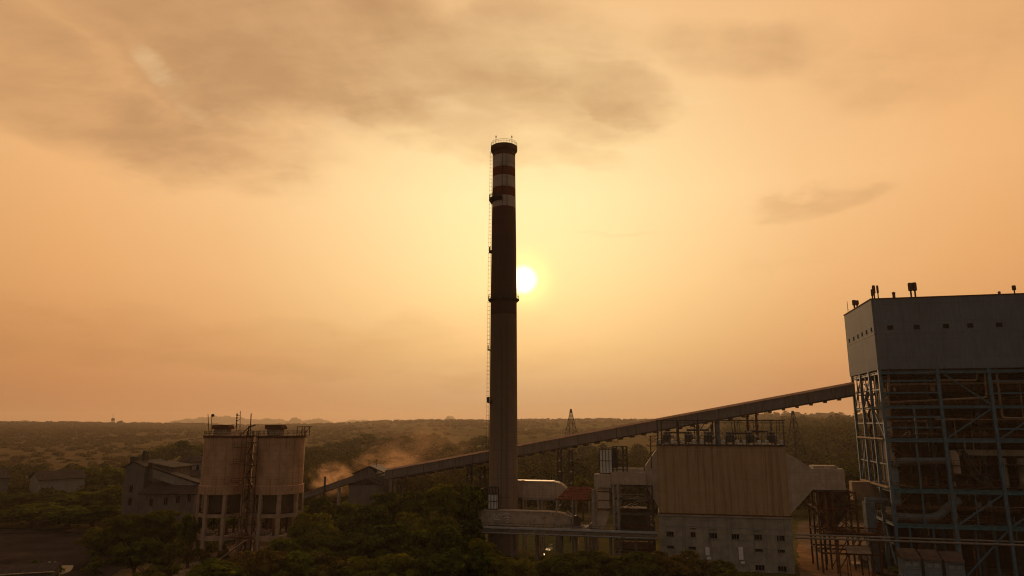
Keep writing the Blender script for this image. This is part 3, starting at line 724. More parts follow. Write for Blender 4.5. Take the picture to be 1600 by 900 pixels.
mb.build('top_rail', dark_steel, t)
mb = MB()
for p in (1147, 1151, 1154, 1158, 1178, 1190, 1208, 1213, 1219):
    a = EF.y(p, 690, 2).x; mb.beam((a, 2+.6*math.sin(p), 0), (a+.5*math.sin(p*3), 2., tz-.1), .12)
for z in (.55, 1.1): mb.beam((x0_, -.1, z), (x1_, -.1, z), .06); mb.beam((x0_, DEP, z), (x1_, DEP, z), .06)
for k in range(22): x = x0_+(x1_-x0_)*k/21; mb.beam((x, -.1, 0), (x, -.1, 1.1), .06)
mb.build('hanger_rod', dark_steel, t)
mb = MB(); mb.tube([(x0_-1.6, .2, -6), (x0_-1.6, .2, .4), (x0_-1.6, .2, 2.2)], .16, 6); mb.beam((x0_-1.6, .2, 2), (x0_+.3, .2, 2.2), .12); mb.beam((x0_-1.6, .2, .2), (x0_+.3, .2, 1.6), .12)
mb.build('corner_davit', rusty, t)

def transformer():
    t = thing('transformer', '', 'transformer', (0, 0, 0), TH)
    MB().box(-.85, .85, -.6, .6, .45, 2.0).build('tank', pipe_grey, t)
    for s_ in (-1, 1):
        mb = MB().box(-.8, .8, s_*.9-.06, s_*.9+.06, .55, .62)
        for k in range(6): mb.box(-.75+k*.28, -.67+k*.28, s_*.603, s_*.95, .6, 1.85) if s_ > 0 else mb.box(-.75+k*.28, -.67+k*.28, -.95, -.603, .6, 1.85)
        mb.build('radiator', dark_steel, t)
    MB().tube([(-.5, 0, 2.35), (.5, 0, 2.35)], .28, 10).box(-.1, .1, -.1, .1, 2.0, 2.1).build('conservator', pipe_grey, t)
    mb = MB()
    for x in (-.55, 0, .55): mb.lathe([(.10, 2.0), (.16, 2.1), (.09, 2.2), (.15, 2.3), (.07, 2.45)], 8, x, -.4)
    mb.build('bushing', rusty, t)
    MB().tube([(.85, 0, 1.5), (1.35, 0, 1.6), (1.5, 0, 1.4)], .33, 10).build('bus_duct', lagging, t)
    mb = MB()
    for x in (-.7, .7): mb.box(x-.12, x+.12, -1., 1., 0, .447)
    mb.build('skid', rusty, t)
    return t
TRX = [(1042, 3), (1076, 3.4), (1106, 3.0), (1140, 3.2), (1171, 3.0), (1204, 3.3)]
t0 = transformer(); first = True; trg = 'transformers on the precipitator roof'
names6 = ['leftmost', 'second from the left', 'third from the left', 'third from the right', 'second from the right', 'rightmost']
for (p, y), nm in zip(TRX, names6):
    x = EF.y(p, 684, y).x; L = f'grey finned transformer on the precipitator roof, {nm} of the six'
    loc = EF.w(x, y, zr)
    if first: t0.location = loc; t0['label'] = L; t0['group'] = trg; t0.scale = (1.25,)*3; first = False
    else: dup(t0, loc, TH, L, trg, 1.25)
pot = None
for i, p in enumerate((1030, 1050.5, 1063.5, 1084, 1096.5, 1117, 1130, 1152, 1163, 1186, 1198, 1221)):
    x = EF.y(p, 689, .9).x
    L = f'white capped insulator housing at the roof edge, {ORD[i]} from the left'
    if pot is None:
        pot = thing('insulator_housing', L, 'insulator housing', EF.w(x, .9, zr), TH, 'insulator housings along the roof edge')
        MB().lathe([(.42, 0), (.42, .9), (.5, .92), (.5, 1.05), (.44, 1.12), (.1, 1.2)], 14).build('drum', white_paint, pot)
        MB().lathe([(.6, 0.003), (.6, .12)], 14).build('base_flange', rusty, pot)
    else: dup(pot, EF.w(x, .9+.1*math.sin(i*2), zr), TH, L, 'insulator housings along the roof edge')
# long bus pipes running over the transformers
for i, (pa, pb, py, y) in enumerate([(1043, 1074, 676, 4.6), (1073, 1108, 672, 5.2), (1142, 1168, 677, 4.6), (1164, 1206, 674, 5.2)]):
    a, b = EF.y(pa, py, y), EF.y(pb, py, y)
    o = thing('bus_pipe', f'dark horizontal bus pipe above the roof transformers, {ORD[i]} from the left', 'pipe', EF.w(a.x, y, zr), TH, 'bus pipes on the roof')
    h = a.z-zr; L_ = b.x-a.x
    MB().tube([(0, 0, h), (L_, 0, h)], .24, 10).build('pipe', dark_steel, o)
    for xx in (.3, L_-.3): MB().beam((xx, 0, 0), (xx, 0, h-.2), .2).build('leg', dark_steel, o)
# the pair of thin rusty vent stacks behind
for p, top, nm in ((1170, 652, 'shorter left'), (1184, 647, 'taller right')):
    y = 12.; a = EF.y(p, 690, y); zt_ = EF.y(p, top, y).z-zr
    o = thing('vent_stack', f'{nm} one of two thin rusty vent stacks behind the roof gantry', 'vent stack', EF.w(a.x, y, zr), TH, 'thin rusty vent stacks')
    MB().tube([(0, 0, 0), (0, 0, zt_)], .32, 10).build('pipe', rusty, o)
    MB().lathe([(.45, zt_), (.5, zt_+.3), (.3, zt_+.9), (.1, zt_+1.)], 12).build('cowl', rusty, o)
    mb = MB()
    for z in (1.2, 3.0, 4.6): mb.lathe([(.33, z-.3), (.52, z-.28), (.52, z+.28), (.33, z+.3)], 12)
    mb.build('collar', rusty, o)

# ------------------------------------------------------------------ conveyor gallery
cL = at(606, 742, 243); cR = BO_in = None
BO = Vector((88.4, 165, 0)); BF = Frame(BO, TH)
cRw = BF.w(-.2, 23., 0); cRw.z = 44.0 
cLw = Vector(cL); cLw.z = 17.6
ax = (cRw-cLw); Lh = math.hypot(ax.x, ax.y); slope = ax.z/Lh; yaw = math.atan2(ax.y, ax.x)
t = thing('conveyor_gallery', 'long inclined enclosed conveyor gallery rising from the low transfer house to the boiler house', 'conveyor', (cLw.x, cLw.y, 0), yaw)
def cz(x): return cLw.z+slope*x
HH, HW = 3.5, 1.9
def inc(x0, x1, y0, y1, a, b):     # inclined box between local heights a..b above gallery floor line
    mb = MB(); v = []
    for z in (a, b):
        for y in (y0, y1):
            for x in (x0, x1): v.append((x, y, cz(x)+z))
    return mb.add(v, [(0, 2, 3, 1), (4, 5, 7, 6), (0, 1, 5, 4), (2, 6, 7, 3), (0, 4, 6, 2), (1, 3, 7, 5)])
inc(0, Lh, -HW, HW, -HH/2, HH/2-.3).build('gallery_wall', conv_side, t)
mb = MB()
r0 = [(0, -HW-.25, cz(0)+HH/2-.3), (0, 0, cz(0)+HH/2+.35), (0, HW+.25, cz(0)+HH/2-.3)]; 
mb.add(r0+[(Lh, y, z+slope*Lh) for _, y, z in r0]+[(0, -HW-.25, cz(0)+HH/2-.42), (0, HW+.25, cz(0)+HH/2-.42), (Lh, -HW-.25, cz(Lh)+HH/2-.42), (Lh, HW+.25, cz(Lh)+HH/2-.42)],
       [(0, 1, 4, 3), (1, 2, 5, 4), (0, 3, 8, 6), (2, 7, 9, 5), (0, 6, 7, 2, 1), (3, 4, 5, 9, 8), (6, 8, 9, 7)])
mb.build('gallery_roof', conv_roof, t)
inc(0, Lh, -HW-.06, -HW-.003, -HH/2, -HH/2+.35).build('side_girder', dark_steel, t)
mb = MB(); x = 6.
while x < Lh-2:
    mb.box(x-.45, x+.45, -HW+.1, HW+.2, cz(x)-HH/2-.42, cz(x)-HH/2+.05); x += 3.6
mb.build('floor_bracket', dark_steel, t)
mb = MB(); x = 3
while x < Lh-2:
    mb.beam((x, -HW-.05, cz(x)-HH/2+.3), (x, -HW-.05, cz(x)+HH/2-.45), .08); x += 6.
mb.build('wall_mullion', dark_steel, t)
def trestle(px, wide, nm, dxs=(0,)):
    # point on the gallery axis at the pixel column
    best = min(np.linspace(0, 1, 400), key=lambda f: abs((lambda P: 800+FPX*P.x/(P.y*math.cos(PITCH)+(P.z-CAM_H)*math.sin(PITCH)))(cLw+ax*f)-px))
    P = cLw+ax*best; zt_ = P.z-HH/2-.45
    o = thing('trestle', nm, 'trestle', (P.x, P.y, 0), yaw, 'trestles under the conveyor')
    for s_ in (-1, 1):
        mb = MB()
        for y in (-1.7, 1.7): mb.beam((s_*wide/2*1.15, y*1.4, 0), (s_*wide/2, y, zt_), .4)
        n = max(3, int(zt_/3.2))
        for k in range(n):
            z0, z1 = zt_*k/n, zt_*(k+1)/n; f0, f1 = 1.4-.4*k/n, 1.4-.4*(k+1)/n
            mb.beam((s_*wide/2*1.1, -1.7*f0, z0), (s_*wide/2*1.05, 1.7*f1, z1), .16); mb.beam((s_*wide/2*1.1, 1.7*f0, z0), (s_*wide/2*1.05, -1.7*f1, z1), .16)
            mb.beam((s_*wide/2*1.07, -1.7*f1, z1), (s_*wide/2*1.07, 1.7*f1, z1), .2)
        mb.build('leg_frame', dark_steel, o)
    mb = MB(); n = max(3, int(zt_/4.))
    for k in range(n):
        z0, z1 = zt_*k/n, zt_*(k+1)/n
        for y in (-1.75, 1.75):
            mb.beam((-wide/2*1.08, y, z0), (wide/2*1.04, y, z1), .14); mb.beam((wide/2*1.08, y, z0), (-wide/2*1.04, y, z1), .14)
    mb.build('bracing', dark_steel, o)
trestle(625, 3.2, 'lowest short dark trestle under the foot of the conveyor gallery')
trestle(744, 4.6, 'dark lattice trestle under the conveyor just left of the chimney')
trestle(883, 3.6, 'dark lattice trestle under the conveyor between chimney and white cabinet')
trestle(1100, 4.0, 'lattice trestle under the conveyor hidden mostly by the precipitator')

# low transfer house at the foot of the conveyor
TO = at(582, 760, 246); TO.z = 0
t = thing('transfer_house', 'small gabled sheet metal house at the low end of the conveyor gallery', 'building', (TO.x, TO.y, 0), R(-8))
TF = Frame(TO, R(-8))
l, r_ = TF.y(552, 750).x, TF.y(600, 750).x; ze = TF.y(575, 741).z; zg = TF.y(577, 729).z; xm = TF.y(588, 750).x
MB().box(l, xm, 0, 9, 0, ze).box(xm+.003, r_+1.8, .3, 8.6, 0, ze-.4).build('wall', grey_sheet, t)
xg = TF.y(578, 729).x
MB().prism([(l-.5, ze), (xg, zg), (r_+2.2, ze-.3), (r_+2.2, ze-.05), (xg, zg+.3), (l-.5, ze+.25)], -.5, 9.5).build('roof', dark_roof, t)
MB().prism([(l, ze), (xg, zg-.02), (xm, ze)], .1, 8.9).build('gable', grey_sheet, t)
mb = MB()
for px in (575, 588): q = TF.y(px, 733, 3); mb.beam((q.x, 3, zg-.5), (q.x, 3, zg+2.2), .12)
mb.build('roof_mast', dark_steel, t)
z2 = TF.y(560, 750, -4).z
x2a, x2b = TF.y(545, 760, -5).x, TF.y(592, 760, -5).x
MB().box(x2a, x2b, -5, -.003, 0, z2-1.6).build('lean_to_wall', grey_sheet, t)
MB().prism([(x2a-.4, z2-1.8), ((x2a+x2b)/2+1, z2+.5), (x2b+.4, z2-1.6), (x2b+.4, z2-1.4), ((x2a+x2b)/2+1, z2+.75), (x2a-.4, z2-1.55)], -5.4, -.51).build('lean_to_roof', dark_roof, t)
# the low conveyor running left from the transfer house
a, b = at(478, 772, 262), at(556, 745, 250)
t = thing('low_conveyor', 'low dark conveyor running left from the transfer house behind the trees', 'conveyor', (a.x, a.y, 0), math.atan2(b.y-a.y, b.x-a.x))
L_ = math.hypot(b.x-a.x, b.y-a.y)
def inc2(L, z0, z1, y0, y1, lo, hi):
    mb = MB(); v = []
    for z in (lo, hi):
        for y in (y0, y1):
            for x, zz in ((0, z0), (L, z1)): v.append((x, y, zz+z))
    return mb.add(v, [(0, 2, 3, 1), (4, 5, 7, 6), (0, 1, 5, 4), (2, 6, 7, 3), (0, 4, 6, 2), (1, 3, 7, 5)])
inc2(L_, a.z, b.z, -1.2, 1.2, -1.6, .3).build('gallery', conv_side, t)
inc2(L_, a.z, b.z, -1.4, 1.4, .303, .5).build('roof', conv_roof, t)
for f in (.25, .68):
    zz = a.z+(b.z-a.z)*f; MB().beam((L_*f, 0, 0), (L_*f, 0, zz-1.4), .8).build('post', concrete, t)
q = at(514, 750, 255)
MB().beam((L_*.45, -1.6, 0), (L_*.45, -1.6, q.z+1.2), .5).build('mast', dark_steel, t)

# ------------------------------------------------------------------ twin silos
def silo(cx, nm):
    t = thing('silo', nm, 'silo', (cx, 192, 0), TH, 'twin concrete silos')
    rb = 6.4
    MB().lathe([(rb, 18.9), (rb, 31.2)], 64).build('barrel', silo_con, t)
    MB().lathe([(rb+.34, 16.6), (rb+.34, 18.75), (rb+.05, 18.897)], 64).build('ring_beam', silo_con, t)
    MB().lathe([(5.2, 12.0), (5.3, 16.6)], 32).build('lower_wall', mat('dark_brown_concrete', (.085, .06, .042), .3, rust=.2, streak=.4, scale=.4, rough=.95), t)  # dark brown drum wall below the ring beam
    MB().lathe([(rb+.18, 31.203), (rb+.3, 31.3), (rb+.3, 31.75), (.2, 31.95)], 64).build('roof_slab', rusty, t)
    n = 8
    for k in range(n):
        a = R(-112.5+45*k)+R(12.5)
        x, y = 6.3*math.cos(a), 6.3*math.sin(a)
        MB().beam((x, y, 0), (x, y, 16.6), .85).build('column', col_con, t)
    for z, h in ((11.2, .9), (5.7, 1.25)):
        mb = MB(); P = [(6.3*math.cos(R(-112.5+45*k)+R(12.5)), 6.3*math.sin(R(-112.5+45*k)+R(12.5))) for k in range(n)]
        for i in range(n): mb.beam((*P[i], z), (*P[(i+1) % n], z), .5, h)
        mb.build('ring_tie', col_con, t)
        MB().prism([(p[0]*.97, p[1]*.97) for p in P], z+h/2-.25, z+h/2-.05, 'z').build('floor', grate, t)
        MB().rail([(p[0], p[1], z+h/2) for p in P+P[:1]], 1.1, 1.6, .04).build('railing', rusty, t)
    for x, y in ((-2, -1), (1.5, -2), (2, 2)): MB().tube([(x, y, 5.9), (x, y, 11)], .3, 8).build('feed_pipe', rusty, t)
    MB().box(-3.6, -1.4, -4.2, -2.6, 6.2, 7.6).tube([(-3, -3.6, 6.9), (1, -4.6, 6.9)], .5, 10).build('screw_feeder', col_con, t)
    MB().box(1.5, 3, -4, -2, 6.2, 8.).tube([(2.6, -4.4, 6.5), (4.5, -3.0, 9.5)], .25, 8).build('pump_box', rusty, t)
    MB().rail([((rb+.1)*math.cos(q), (rb+.1)*math.sin(q), 31.75) for q in np.linspace(0, 2*math.pi, 25)], 1.15, 1.7, .035).build('roof_railing', dark_steel, t)
    return t
silo(-77.6, 'left one of the twin weathered concrete silos on open column legs')
silo(-63.4, 'right one of the twin weathered concrete silos on open column legs')
SF = Frame((-77.3, 192, 0), TH)
ZR = 31.95
for px0, px1, nm in ((336, 362, 'dark louvred vent hood on the roof of the left silo'), (418, 445, 'dark louvred vent hood on the roof of the right silo')):
    y = -1.; a, b = SF.y(px0, 667, y), SF.y(px1, 667, y); o = thing('vent_hood', nm, 'vent hood', SF.w((a.x+b.x)/2, y, ZR-.06), TH, 'vent hoods on the silo roofs')
    w = (b.x-a.x)/2; MB().box(-w*.8, w*.75, -1, 1, 0, 1.5).build('drum', col_con, o)
    MB().prism([(-w, 1.5), (-w, 2.6), (w*.8, 2.7), (w, 2.0), (w, 1.5)], -1.3, 1.3).build('hood', rusty, o)
def mast(px0, py0, px1, py1, nm, y=-5., double=False, bulb=False, r=.09):
    a, b = SF.y(px0, py0, y), SF.y(px1, py1, y)
    o = thing('mast', nm, 'mast', SF.w(a.x, y, 31.75), TH)
    dx = b.x-a.x; h = b.z-31.75
    mb = MB().tube([(0, 0, 0), (dx, 0, h)], r, 6)
    if double:
        mb.tube([(1.2, 0, 0), (dx+.9, 0, h+.5)], r, 6)
        for k in range(3): f = .45+k*.2; mb.tube([(dx*f, 0, h*f), (dx*f+1.0*(1-f*.2), 0, h*f+.3)], r*.8, 5)
        for k in range(5): f = .4+k*.13; mb.box(dx*f-.14, dx*f+.14, -.14, .14, h*f-.3, h*f+.2)
    mb.build('pole', rusty, o)
    if bulb: MB().lathe([(.05, -.42), (.38, -.25), (.44, 0), (.38, .25), (.05, .42)], 12).build('lamp_head', dark_steel, o).location = (dx+.3, 0, h)
mast(327, 676, 325, 647, 'thin bare mast at the left edge of the left silo roof')
mast(330, 676, 331, 649, 'mast with a round lamp head near the left edge of the silo roof', bulb=True, r=.07)
mast(369, 676, 370.5, 645, 'double ladder shaped mast on the left silo roof', double=True)
mast(391, 676, 392.5, 646, 'single thick mast standing between the two silos', r=.13)
o = thing('loading_arm', 'small slanting hoist arm beside the mast between the two silos', 'hoist', SF.w(SF.y(388, 676, -4).x, -4, 31.75), TH)
MB().beam((0, 0, 0), (0, 0, 2.3), .25).beam((-2.4, 0, 0), (.3, 0, 2.4), .2).beam((0, 0, 2.2), (1.9, 0, 2.8), .35).build('arm', rusty, o)
q = SF.y(464, 677, -4)
o = thing('pipe_gallows', 'open rectangular hoist frame at the right edge of the right silo roof', 'hoist', SF.w(q.x, -4, 31.75), TH)
w = SF.y(476, 677, -4).x-q.x
mb = MB()
for x in (0, w):
    for y in (0, 2.5): mb.beam((x, y, 0), (x, y, 2.35), .16)
for y in (0, 2.5): mb.beam((-.1, y, 2.3), (w+.7, y, 2.35), .2); mb.beam((w*.3, y, .2), (w, y, 2.3), .12)
mb.build('frame', rusty, o)
# stair tower between the silos
sx = SF.y(387, 720, -6.).x
o = thing('stair_tower', 'rusty stair tower with a thick riser pipe between the twin silos', 'stair tower', SF.w(sx-1.0, -5.6, 0), TH)
o.scale = (.72, 1, 1)
mb = MB()
for x in (0, 2.6):
    for y in (0, 2.4): mb.beam((x, y, 0), (x, y, 33.), .16)
for k in range(11):
    z = 3*k; mb.box(0, 2.6, 0, .5, z-.08, z); mb.box(0, 2.6, 1.9, 2.4, z-.08, z)
    for y in (0, 2.4): mb.beam((0, y, z), (2.6, y, z), .14)
mb.build('tower_frame', dark_steel, o)
mb = MB()
for k in range(10):
    z = 3*k; a, b = ((.2, z), (2.4, z+3)) if k % 2 else ((2.4, z), (.2, z+3))
    y = .6 if k % 2 else 1.5
    mb.beam((a[0], y, a[1]), (b[0], y, b[1]), .6, .1); mb.beam((a[0], y-.35, a[1]+1), (b[0], y-.35, b[1]+1), .05)
mb.build('stair_flight', rusty, o)
MB().tube([(-.9, 1.2, 0), (-.9, 1.2, 17), (-.5, 1.2, 19), (-.5, 1.2, 31)], .42, 10).build('riser_pipe', silo_con, o)
for z in (28.8, 24.6, 19.8, 11.3): MB().box(-4.4, 0, -.6, .6, z-.15, z).rail([(-4.4, -.6, z), (0, -.6, z)], 1.1, 1.4, .04).build('landing', rusty, o)
MB().box(-4., 3.5, -.3, 1.4, 5.9, 6.3).rail([(-4, -.3, 6.3), (3.5, -.3, 6.3)], 1.1, 1.2, .04).build('landing', rusty, o)
o = thing('outside_stair', 'slanting concrete stair with railing below the first floor of the silos', 'stair', SF.w(sx-6, -8.2, 0), TH)
MB().beam((0, 0, 0), (8.5, 0, 6.0), 1.2, .3).build('flight', col_con, o)
MB().beam((0, -.6, 1.), (8.5, -.6, 7.), .06).beam((0, -.6, .5), (8.5, -.6, 6.5), .05).build('railing', rusty, o)

# ------------------------------------------------------------------ coal house and sheds on the left
KO = Vector(ground(236, 800)); 
KY = 232
KO = Vector((at(236, 760, KY).x, KY, 0)); KF = Frame(KO, R(-6))
t = thing('coal_house', 'tall grey sheet clad house with a dark gable roof and a sloping gallery', 'building', KO, R(-6))
xl, xr_ = KF.y(193, 760).x, KF.y(224, 760).x; xf = KF.y(267, 760, 3).x
ze = KF.y(200, 729).z; zg = KF.y(211, 722).z; xg = KF.y(211, 722).x
MB().box(xl, xr_, 0, 14, 0, ze).build('tower_wall', grey_sheet, t)
MB().prism([(xl, ze), (xg, zg), (xr_, ze)], 0.05, 13.9).build('gable', grey_sheet, t)
MB().prism([(xl-.8, ze-.4), (xg, zg), (xr_+.4, ze-.3), (xr_+.4, ze), (xg, zg+.4), (xl-.8, ze-.05)], -.6, 14.3).build('roof', dark_roof, t)
MB().box(xr_+.003, xf, 2, 13.5, 0, ze-.6).build('rear_wall', grey_sheet, t)
MB().prism([(xr_, ze-.6), (xf+1.2, ze-.6), (xf+1.2, ze-.2), (xr_+.5, zg-.2), (xr_, zg-.2)], 1.4, 14.2).build('rear_roof', dark_roof, t)
# sloping gallery
ga, gb = KF.y(240, 732, -1), KF.y(318, 759, -1); hgt = KF.y(246, 733, -1).z-KF.y(246, 741, -1).z+1.2
mb = MB()
v = [(x, y, z+d) for d in (-2.9, .0) for y in (-1, 2.4) for x, z in ((ga.x, ga.z), (gb.x, gb.z))]
mb.add(v, [(0, 2, 3, 1), (4, 5, 7, 6), (0, 1, 5, 4), (2, 6, 7, 3), (0, 4, 6, 2), (1, 3, 7, 5)]); mb.build('gallery_wall', mat('gallery_sheet', (.22, .19, .165), .12, streak=.3, rustcol=(.1, .07, .05), scale=.4, rough=.85), t)
mb = MB(); v = [(x, y, z+d) for d in (.003, .5) for y in (-1.3, 2.7) for x, z in ((ga.x-.6, ga.z), (gb.x, gb.z))]
mb.add(v, [(0, 2, 3, 1), (4, 5, 7, 6), (0, 1, 5, 4), (2, 6, 7, 3), (0, 4, 6, 2), (1, 3, 7, 5)]); mb.build('gallery_roof', conv_roof if False else dark_roof, t)
# lower lean-to block
xa, xb = KF.y(224, 780, -6).x, KF.y(304, 780, -6).x; z1 = KF.y(250, 772, -6).z
MB().box(xa+.5, xb, -6, -1.003, 0, z1).box(xr_+.006, xb, -1., 1.9, 0, z1).build('lower_wall', grey_sheet, t)
zp = KF.y(275, 756, 0).z
MB().prism([(-6.8, z1-.1), (.5, zp), (1.95, zp), (1.95, zp+.3), (.5, zp+.3), (-6.8, z1+.2)], xa-1.5, xb+.8, 'x').build('lower_roof', dark_roof, t)
for px, py, y in [(205, 764, 0), (203, 784, 0), (236, 785, -6), (259, 783, -6), (278, 780, -6), (296, 778, -6), (235, 757, 2), (254, 754, 2)]:
    q = KF.y(px, py, y); w, h = .55, 1.1
    o = MB().box(q.x-w, q.x+w, y-.05, y-.003, q.z-h, q.z+h).build('window', black_open, t)
    MB().box(q.x-.05, q.x+.05, y-.09, y-.052, q.z-h, q.z+h).box(q.x-w-.1, q.x+w+.1, y-.16, y-.052, q.z-h-.15, q.z-h).build('frame', grey_sheet, o)
mb = MB()
q = KF.y(211, 715, 4); mb.box(q.x-1, q.x+1, 3, 5, zg-1.2, zg+1.6); mb.beam((q.x+3.2, 4, zg-2), (q.x+3.2, 4, zg+3.6), .8); mb.beam((q.x+4.4, 4, zg-2), (q.x+4.4, 4, zg+3.2), .3)
mb.build('roof_vent', dark_steel, t)
KB = at(302, 735, 275)
t = thing('back_house', 'small pale house with two dark windows behind the gallery beside the left silo', 'building', (KB.x, KB.y, 0), R(-6))
BFm = Frame((KB.x, KB.y, 0), R(-6)); xa, xb = BFm.y(283, 730).x, BFm.y(322, 730).x; ze = BFm.y(300, 722).z
MB().box(xa, xb, 0, 8, 0, ze).build('wall', pale_wall, t)
MB().prism([(-.6, ze), (4, ze+1.6), (8.6, ze), (8.6, ze+.25), (4, ze+1.9), (-.6, ze+.25)], xa-.5, xb+.5, 'x').build('roof', dark_roof, t)
for px in (297.5, 309): q = BFm.y(px, 730.5); MB().box(q.x-.6, q.x+.6, -.05, -.003, q.z-.9, q.z+.9).build('window', black_open, t)
xc = BFm.y(280, 740, -6).x; xd = BFm.y(320, 740, -6).x; zc = BFm.y(300, 744, -6).z
MB().box(xc, xd, -6, -.7, 0, zc).build('front_wall', pale_wall, t)
MB().prism([(-6.5, zc-.1), (-.62, zc+1.7), (-.62, zc+2.), (-6.5, zc+.2)], xc-.4, xd+.4, 'x').build('front_roof', dark_roof, t)
def shed(nm, pL, pR, py_eave, py_base, py_ridge, Y, dep, rz, wallm, gable_px=None):
    o_ = at((pL+pR)/2, py_base, Y); F_ = Frame((o_.x, o_.y, 0), rz)
    t = thing('warehouse', nm, 'warehouse', (o_.x, o_.y, 0), rz)
    xa, xb = F_.y(pL, py_eave).x, F_.y(pR, py_eave).x; ze = F_.y((pL+pR)/2, py_eave).z; zr_ = F_.y((pL+pR)/2, py_ridge, dep/2).z
    MB().box(xa, xb, 0, dep, 0, ze).build('wall', wallm, t)
    MB().prism([(0, ze), (dep/2, zr_-.1), (dep, ze)], xa+.05, xb-.05, 'x').build('gable', wallm, t)
    MB().prism([(-.7, ze-.25), (dep/2, zr_), (dep+.7, ze-.25), (dep+.7, ze), (dep/2, zr_+.3), (-.7, ze)], xa-.6, xb+.6, 'x').build('roof', dark_roof, t)
    return t
shed('low pale warehouse with a dark sheet roof at the left', 62, 133, 748, 760, 735.5, 300, 16, R(46), pale_wall)
shed('dark roofed shed at the far left edge behind the trees', -50, 14, 748, 760, 733, 290, 18, R(46), grey_sheet)

# ------------------------------------------------------------------ boiler house
t = thing('boiler_house', 'towering boiler house with a blue grey sheet clad top over open blue steelwork', 'building', BO, TH)
BW, BD = 45., 25.4
mb = MB(); mb.box(-.35, BW, -.35, BD+.6, 47.65, 64.75); mb.build('upper_cladding', boil_clad, t)
MB().box(-.5, BW, -.5, BD+.75, 64.753, 65.0).build('roof_edge', rusty, t)
MB().box(-.42, BW, -.42, -.353, 56.2, 56.36).box(-.42, -.353, -.35, BD+.6, 56.2, 56.36).build('seam_flashing', blue_grey, t)
for px, py in ((1391, 512), (1432.5, 511), (1478, 509.5), (1516, 508.5), (1561, 507.5)):
    q = BF.y(px, py, -.36); o = MB().box(q.x-.64, q.x+.64, -.37, -.353, q.z-.52, q.z+.52).build('window', black_open, t)
    mb = MB(); mb.box(q.x-.7, q.x+.7, -.42, -.353, q.z-.62, q.z-.523); mb.box(q.x-.7, q.x+.7, -.40, -.353, q.z+.523, q.z+.6); mb.box(q.x-.7, q.x-.643, -.40, -.353, q.z-.523, q.z+.523); mb.box(q.x+.643, q.x+.7, -.40, -.353, q.z-.523, q.z+.523); mb.build('frame', boil_clad, o)
LF = Frame(BO, TH+math.pi/2)
for px, py in ((1327, 532.5), (1334, 529), (1340.5, 525.5), (1347, 522.5), (1354, 519), (1361.5, 515)):
    q = LF.y(px, py, .36); yy = q.x
    o = MB().box(-.37, -.353, yy-.6, yy+.6, q.z-.5, q.z+.5).build('window', black_open, t)
    MB().box(-.42, -.353, yy-.7, yy+.7, q.z-.62, q.z-.503).build('sill', boil_clad, o)
COLX = [0, 12.5, 23.3, 34.5, 44.5]; COLY = [0, 8.4, 16.6, 24.9]
for i, x in enumerate(COLX):
    for j, y in enumerate(COLY):
        w = .62
        mb = MB(); mb.box(x-w/2, x+w/2, y-w/2, y-w/2+.12, 0, 47.6); mb.box(x-w/2, x+w/2, y+w/2-.12, y+w/2, 0, 47.6); mb.box(x-.09, x+.09, y-w/2+.121, y+w/2-.121, 0, 47.6)
        if i == 0 or j == 0: mb.box(x-w/2-.06, x-w/2-.003, y-w/2, y+w/2, 12, 47.6)
        mb.build('column', blue, t)
LV = [38.75, 31.1, 19.6, 11.9]
for z in LV+[46.9]:
    for y in COLY:
        h = .95 if z in (31.1, 19.6, 11.9) else .7
        MB().ibeam((.32, y, z), (44.5, y, z), .45, h if y == 0 else .6).build('beam', teal if z < 25 and y == 0 else blue, t)
    for x in COLX[:4]:
        MB().ibeam((x, .32, z), (x, 24.6, z), .4, .6).build('beam', blue, t)
def sec(p, q, w, h=None): MB().beam(p, q, w, h).build('secondary_beam', blue, t)
for z in (44.9, 42.1, 36.4, 34.0):
    sec((.3, 0, z), (12.3, 0, z), .25, .35)
    if z != 36.4: sec((23.5, 0, z-.3), (34.3, 0, z-.3), .22, .3)
for x, z0, z1, y in ((6.6, 31.5, 38.4, 0), (6.4, 12.3, 30.7, .4), (17.9, 12, 19, 2), (29, 19.9, 31, 1), (3.2, 0, 11.5, 1), (8.1, 0, 11.5, 1), (17.4, 0, 11.5, 3)): sec((x, y, z0), (x, y, z1), .35)
for y in (4.2, 12.5, 20.8): sec((0, y, 38.9), (0, y, 47), .25); sec((0, y, 20), (0, y, 31), .25)
for z in (43, 35, 25.5, 15.5, 7.5): sec((0, .3, z), (0, 24.9, z), .2, .3)
def diag(p, q, w=.38): MB().beam(p, q, w, .3).build('brace', blue, t)
diag((13.2, .2, 31.7), (22.9, .2, 38.3)); diag((13.3, .2, 12.5), (22.9, .2, 19.2)); diag((13.2, .2, 1.), (22.9, .2, 11.4)); diag((14, .2, 46.3), (22.9, .2, 39.3), .25)
diag((24, .2, 12.4), (34, .2, 19.2)); diag((24., .2, 31.5), (34., .2, 38.4), .3)
for a, b in (((0, .5, 31.4), (0, 8, 38.4)), ((0, 24.5, 20), (0, 16.8, 31)), ((0, 16.4, 39), (0, 8.7, 46.6)), ((0, 24.5, 39), (0, 17, 46.6)), ((0, .5, 0), (0, 8, 11.6)), ((0, 24.5, .4), (0, 17, 11.6))): diag(a, b, .3)
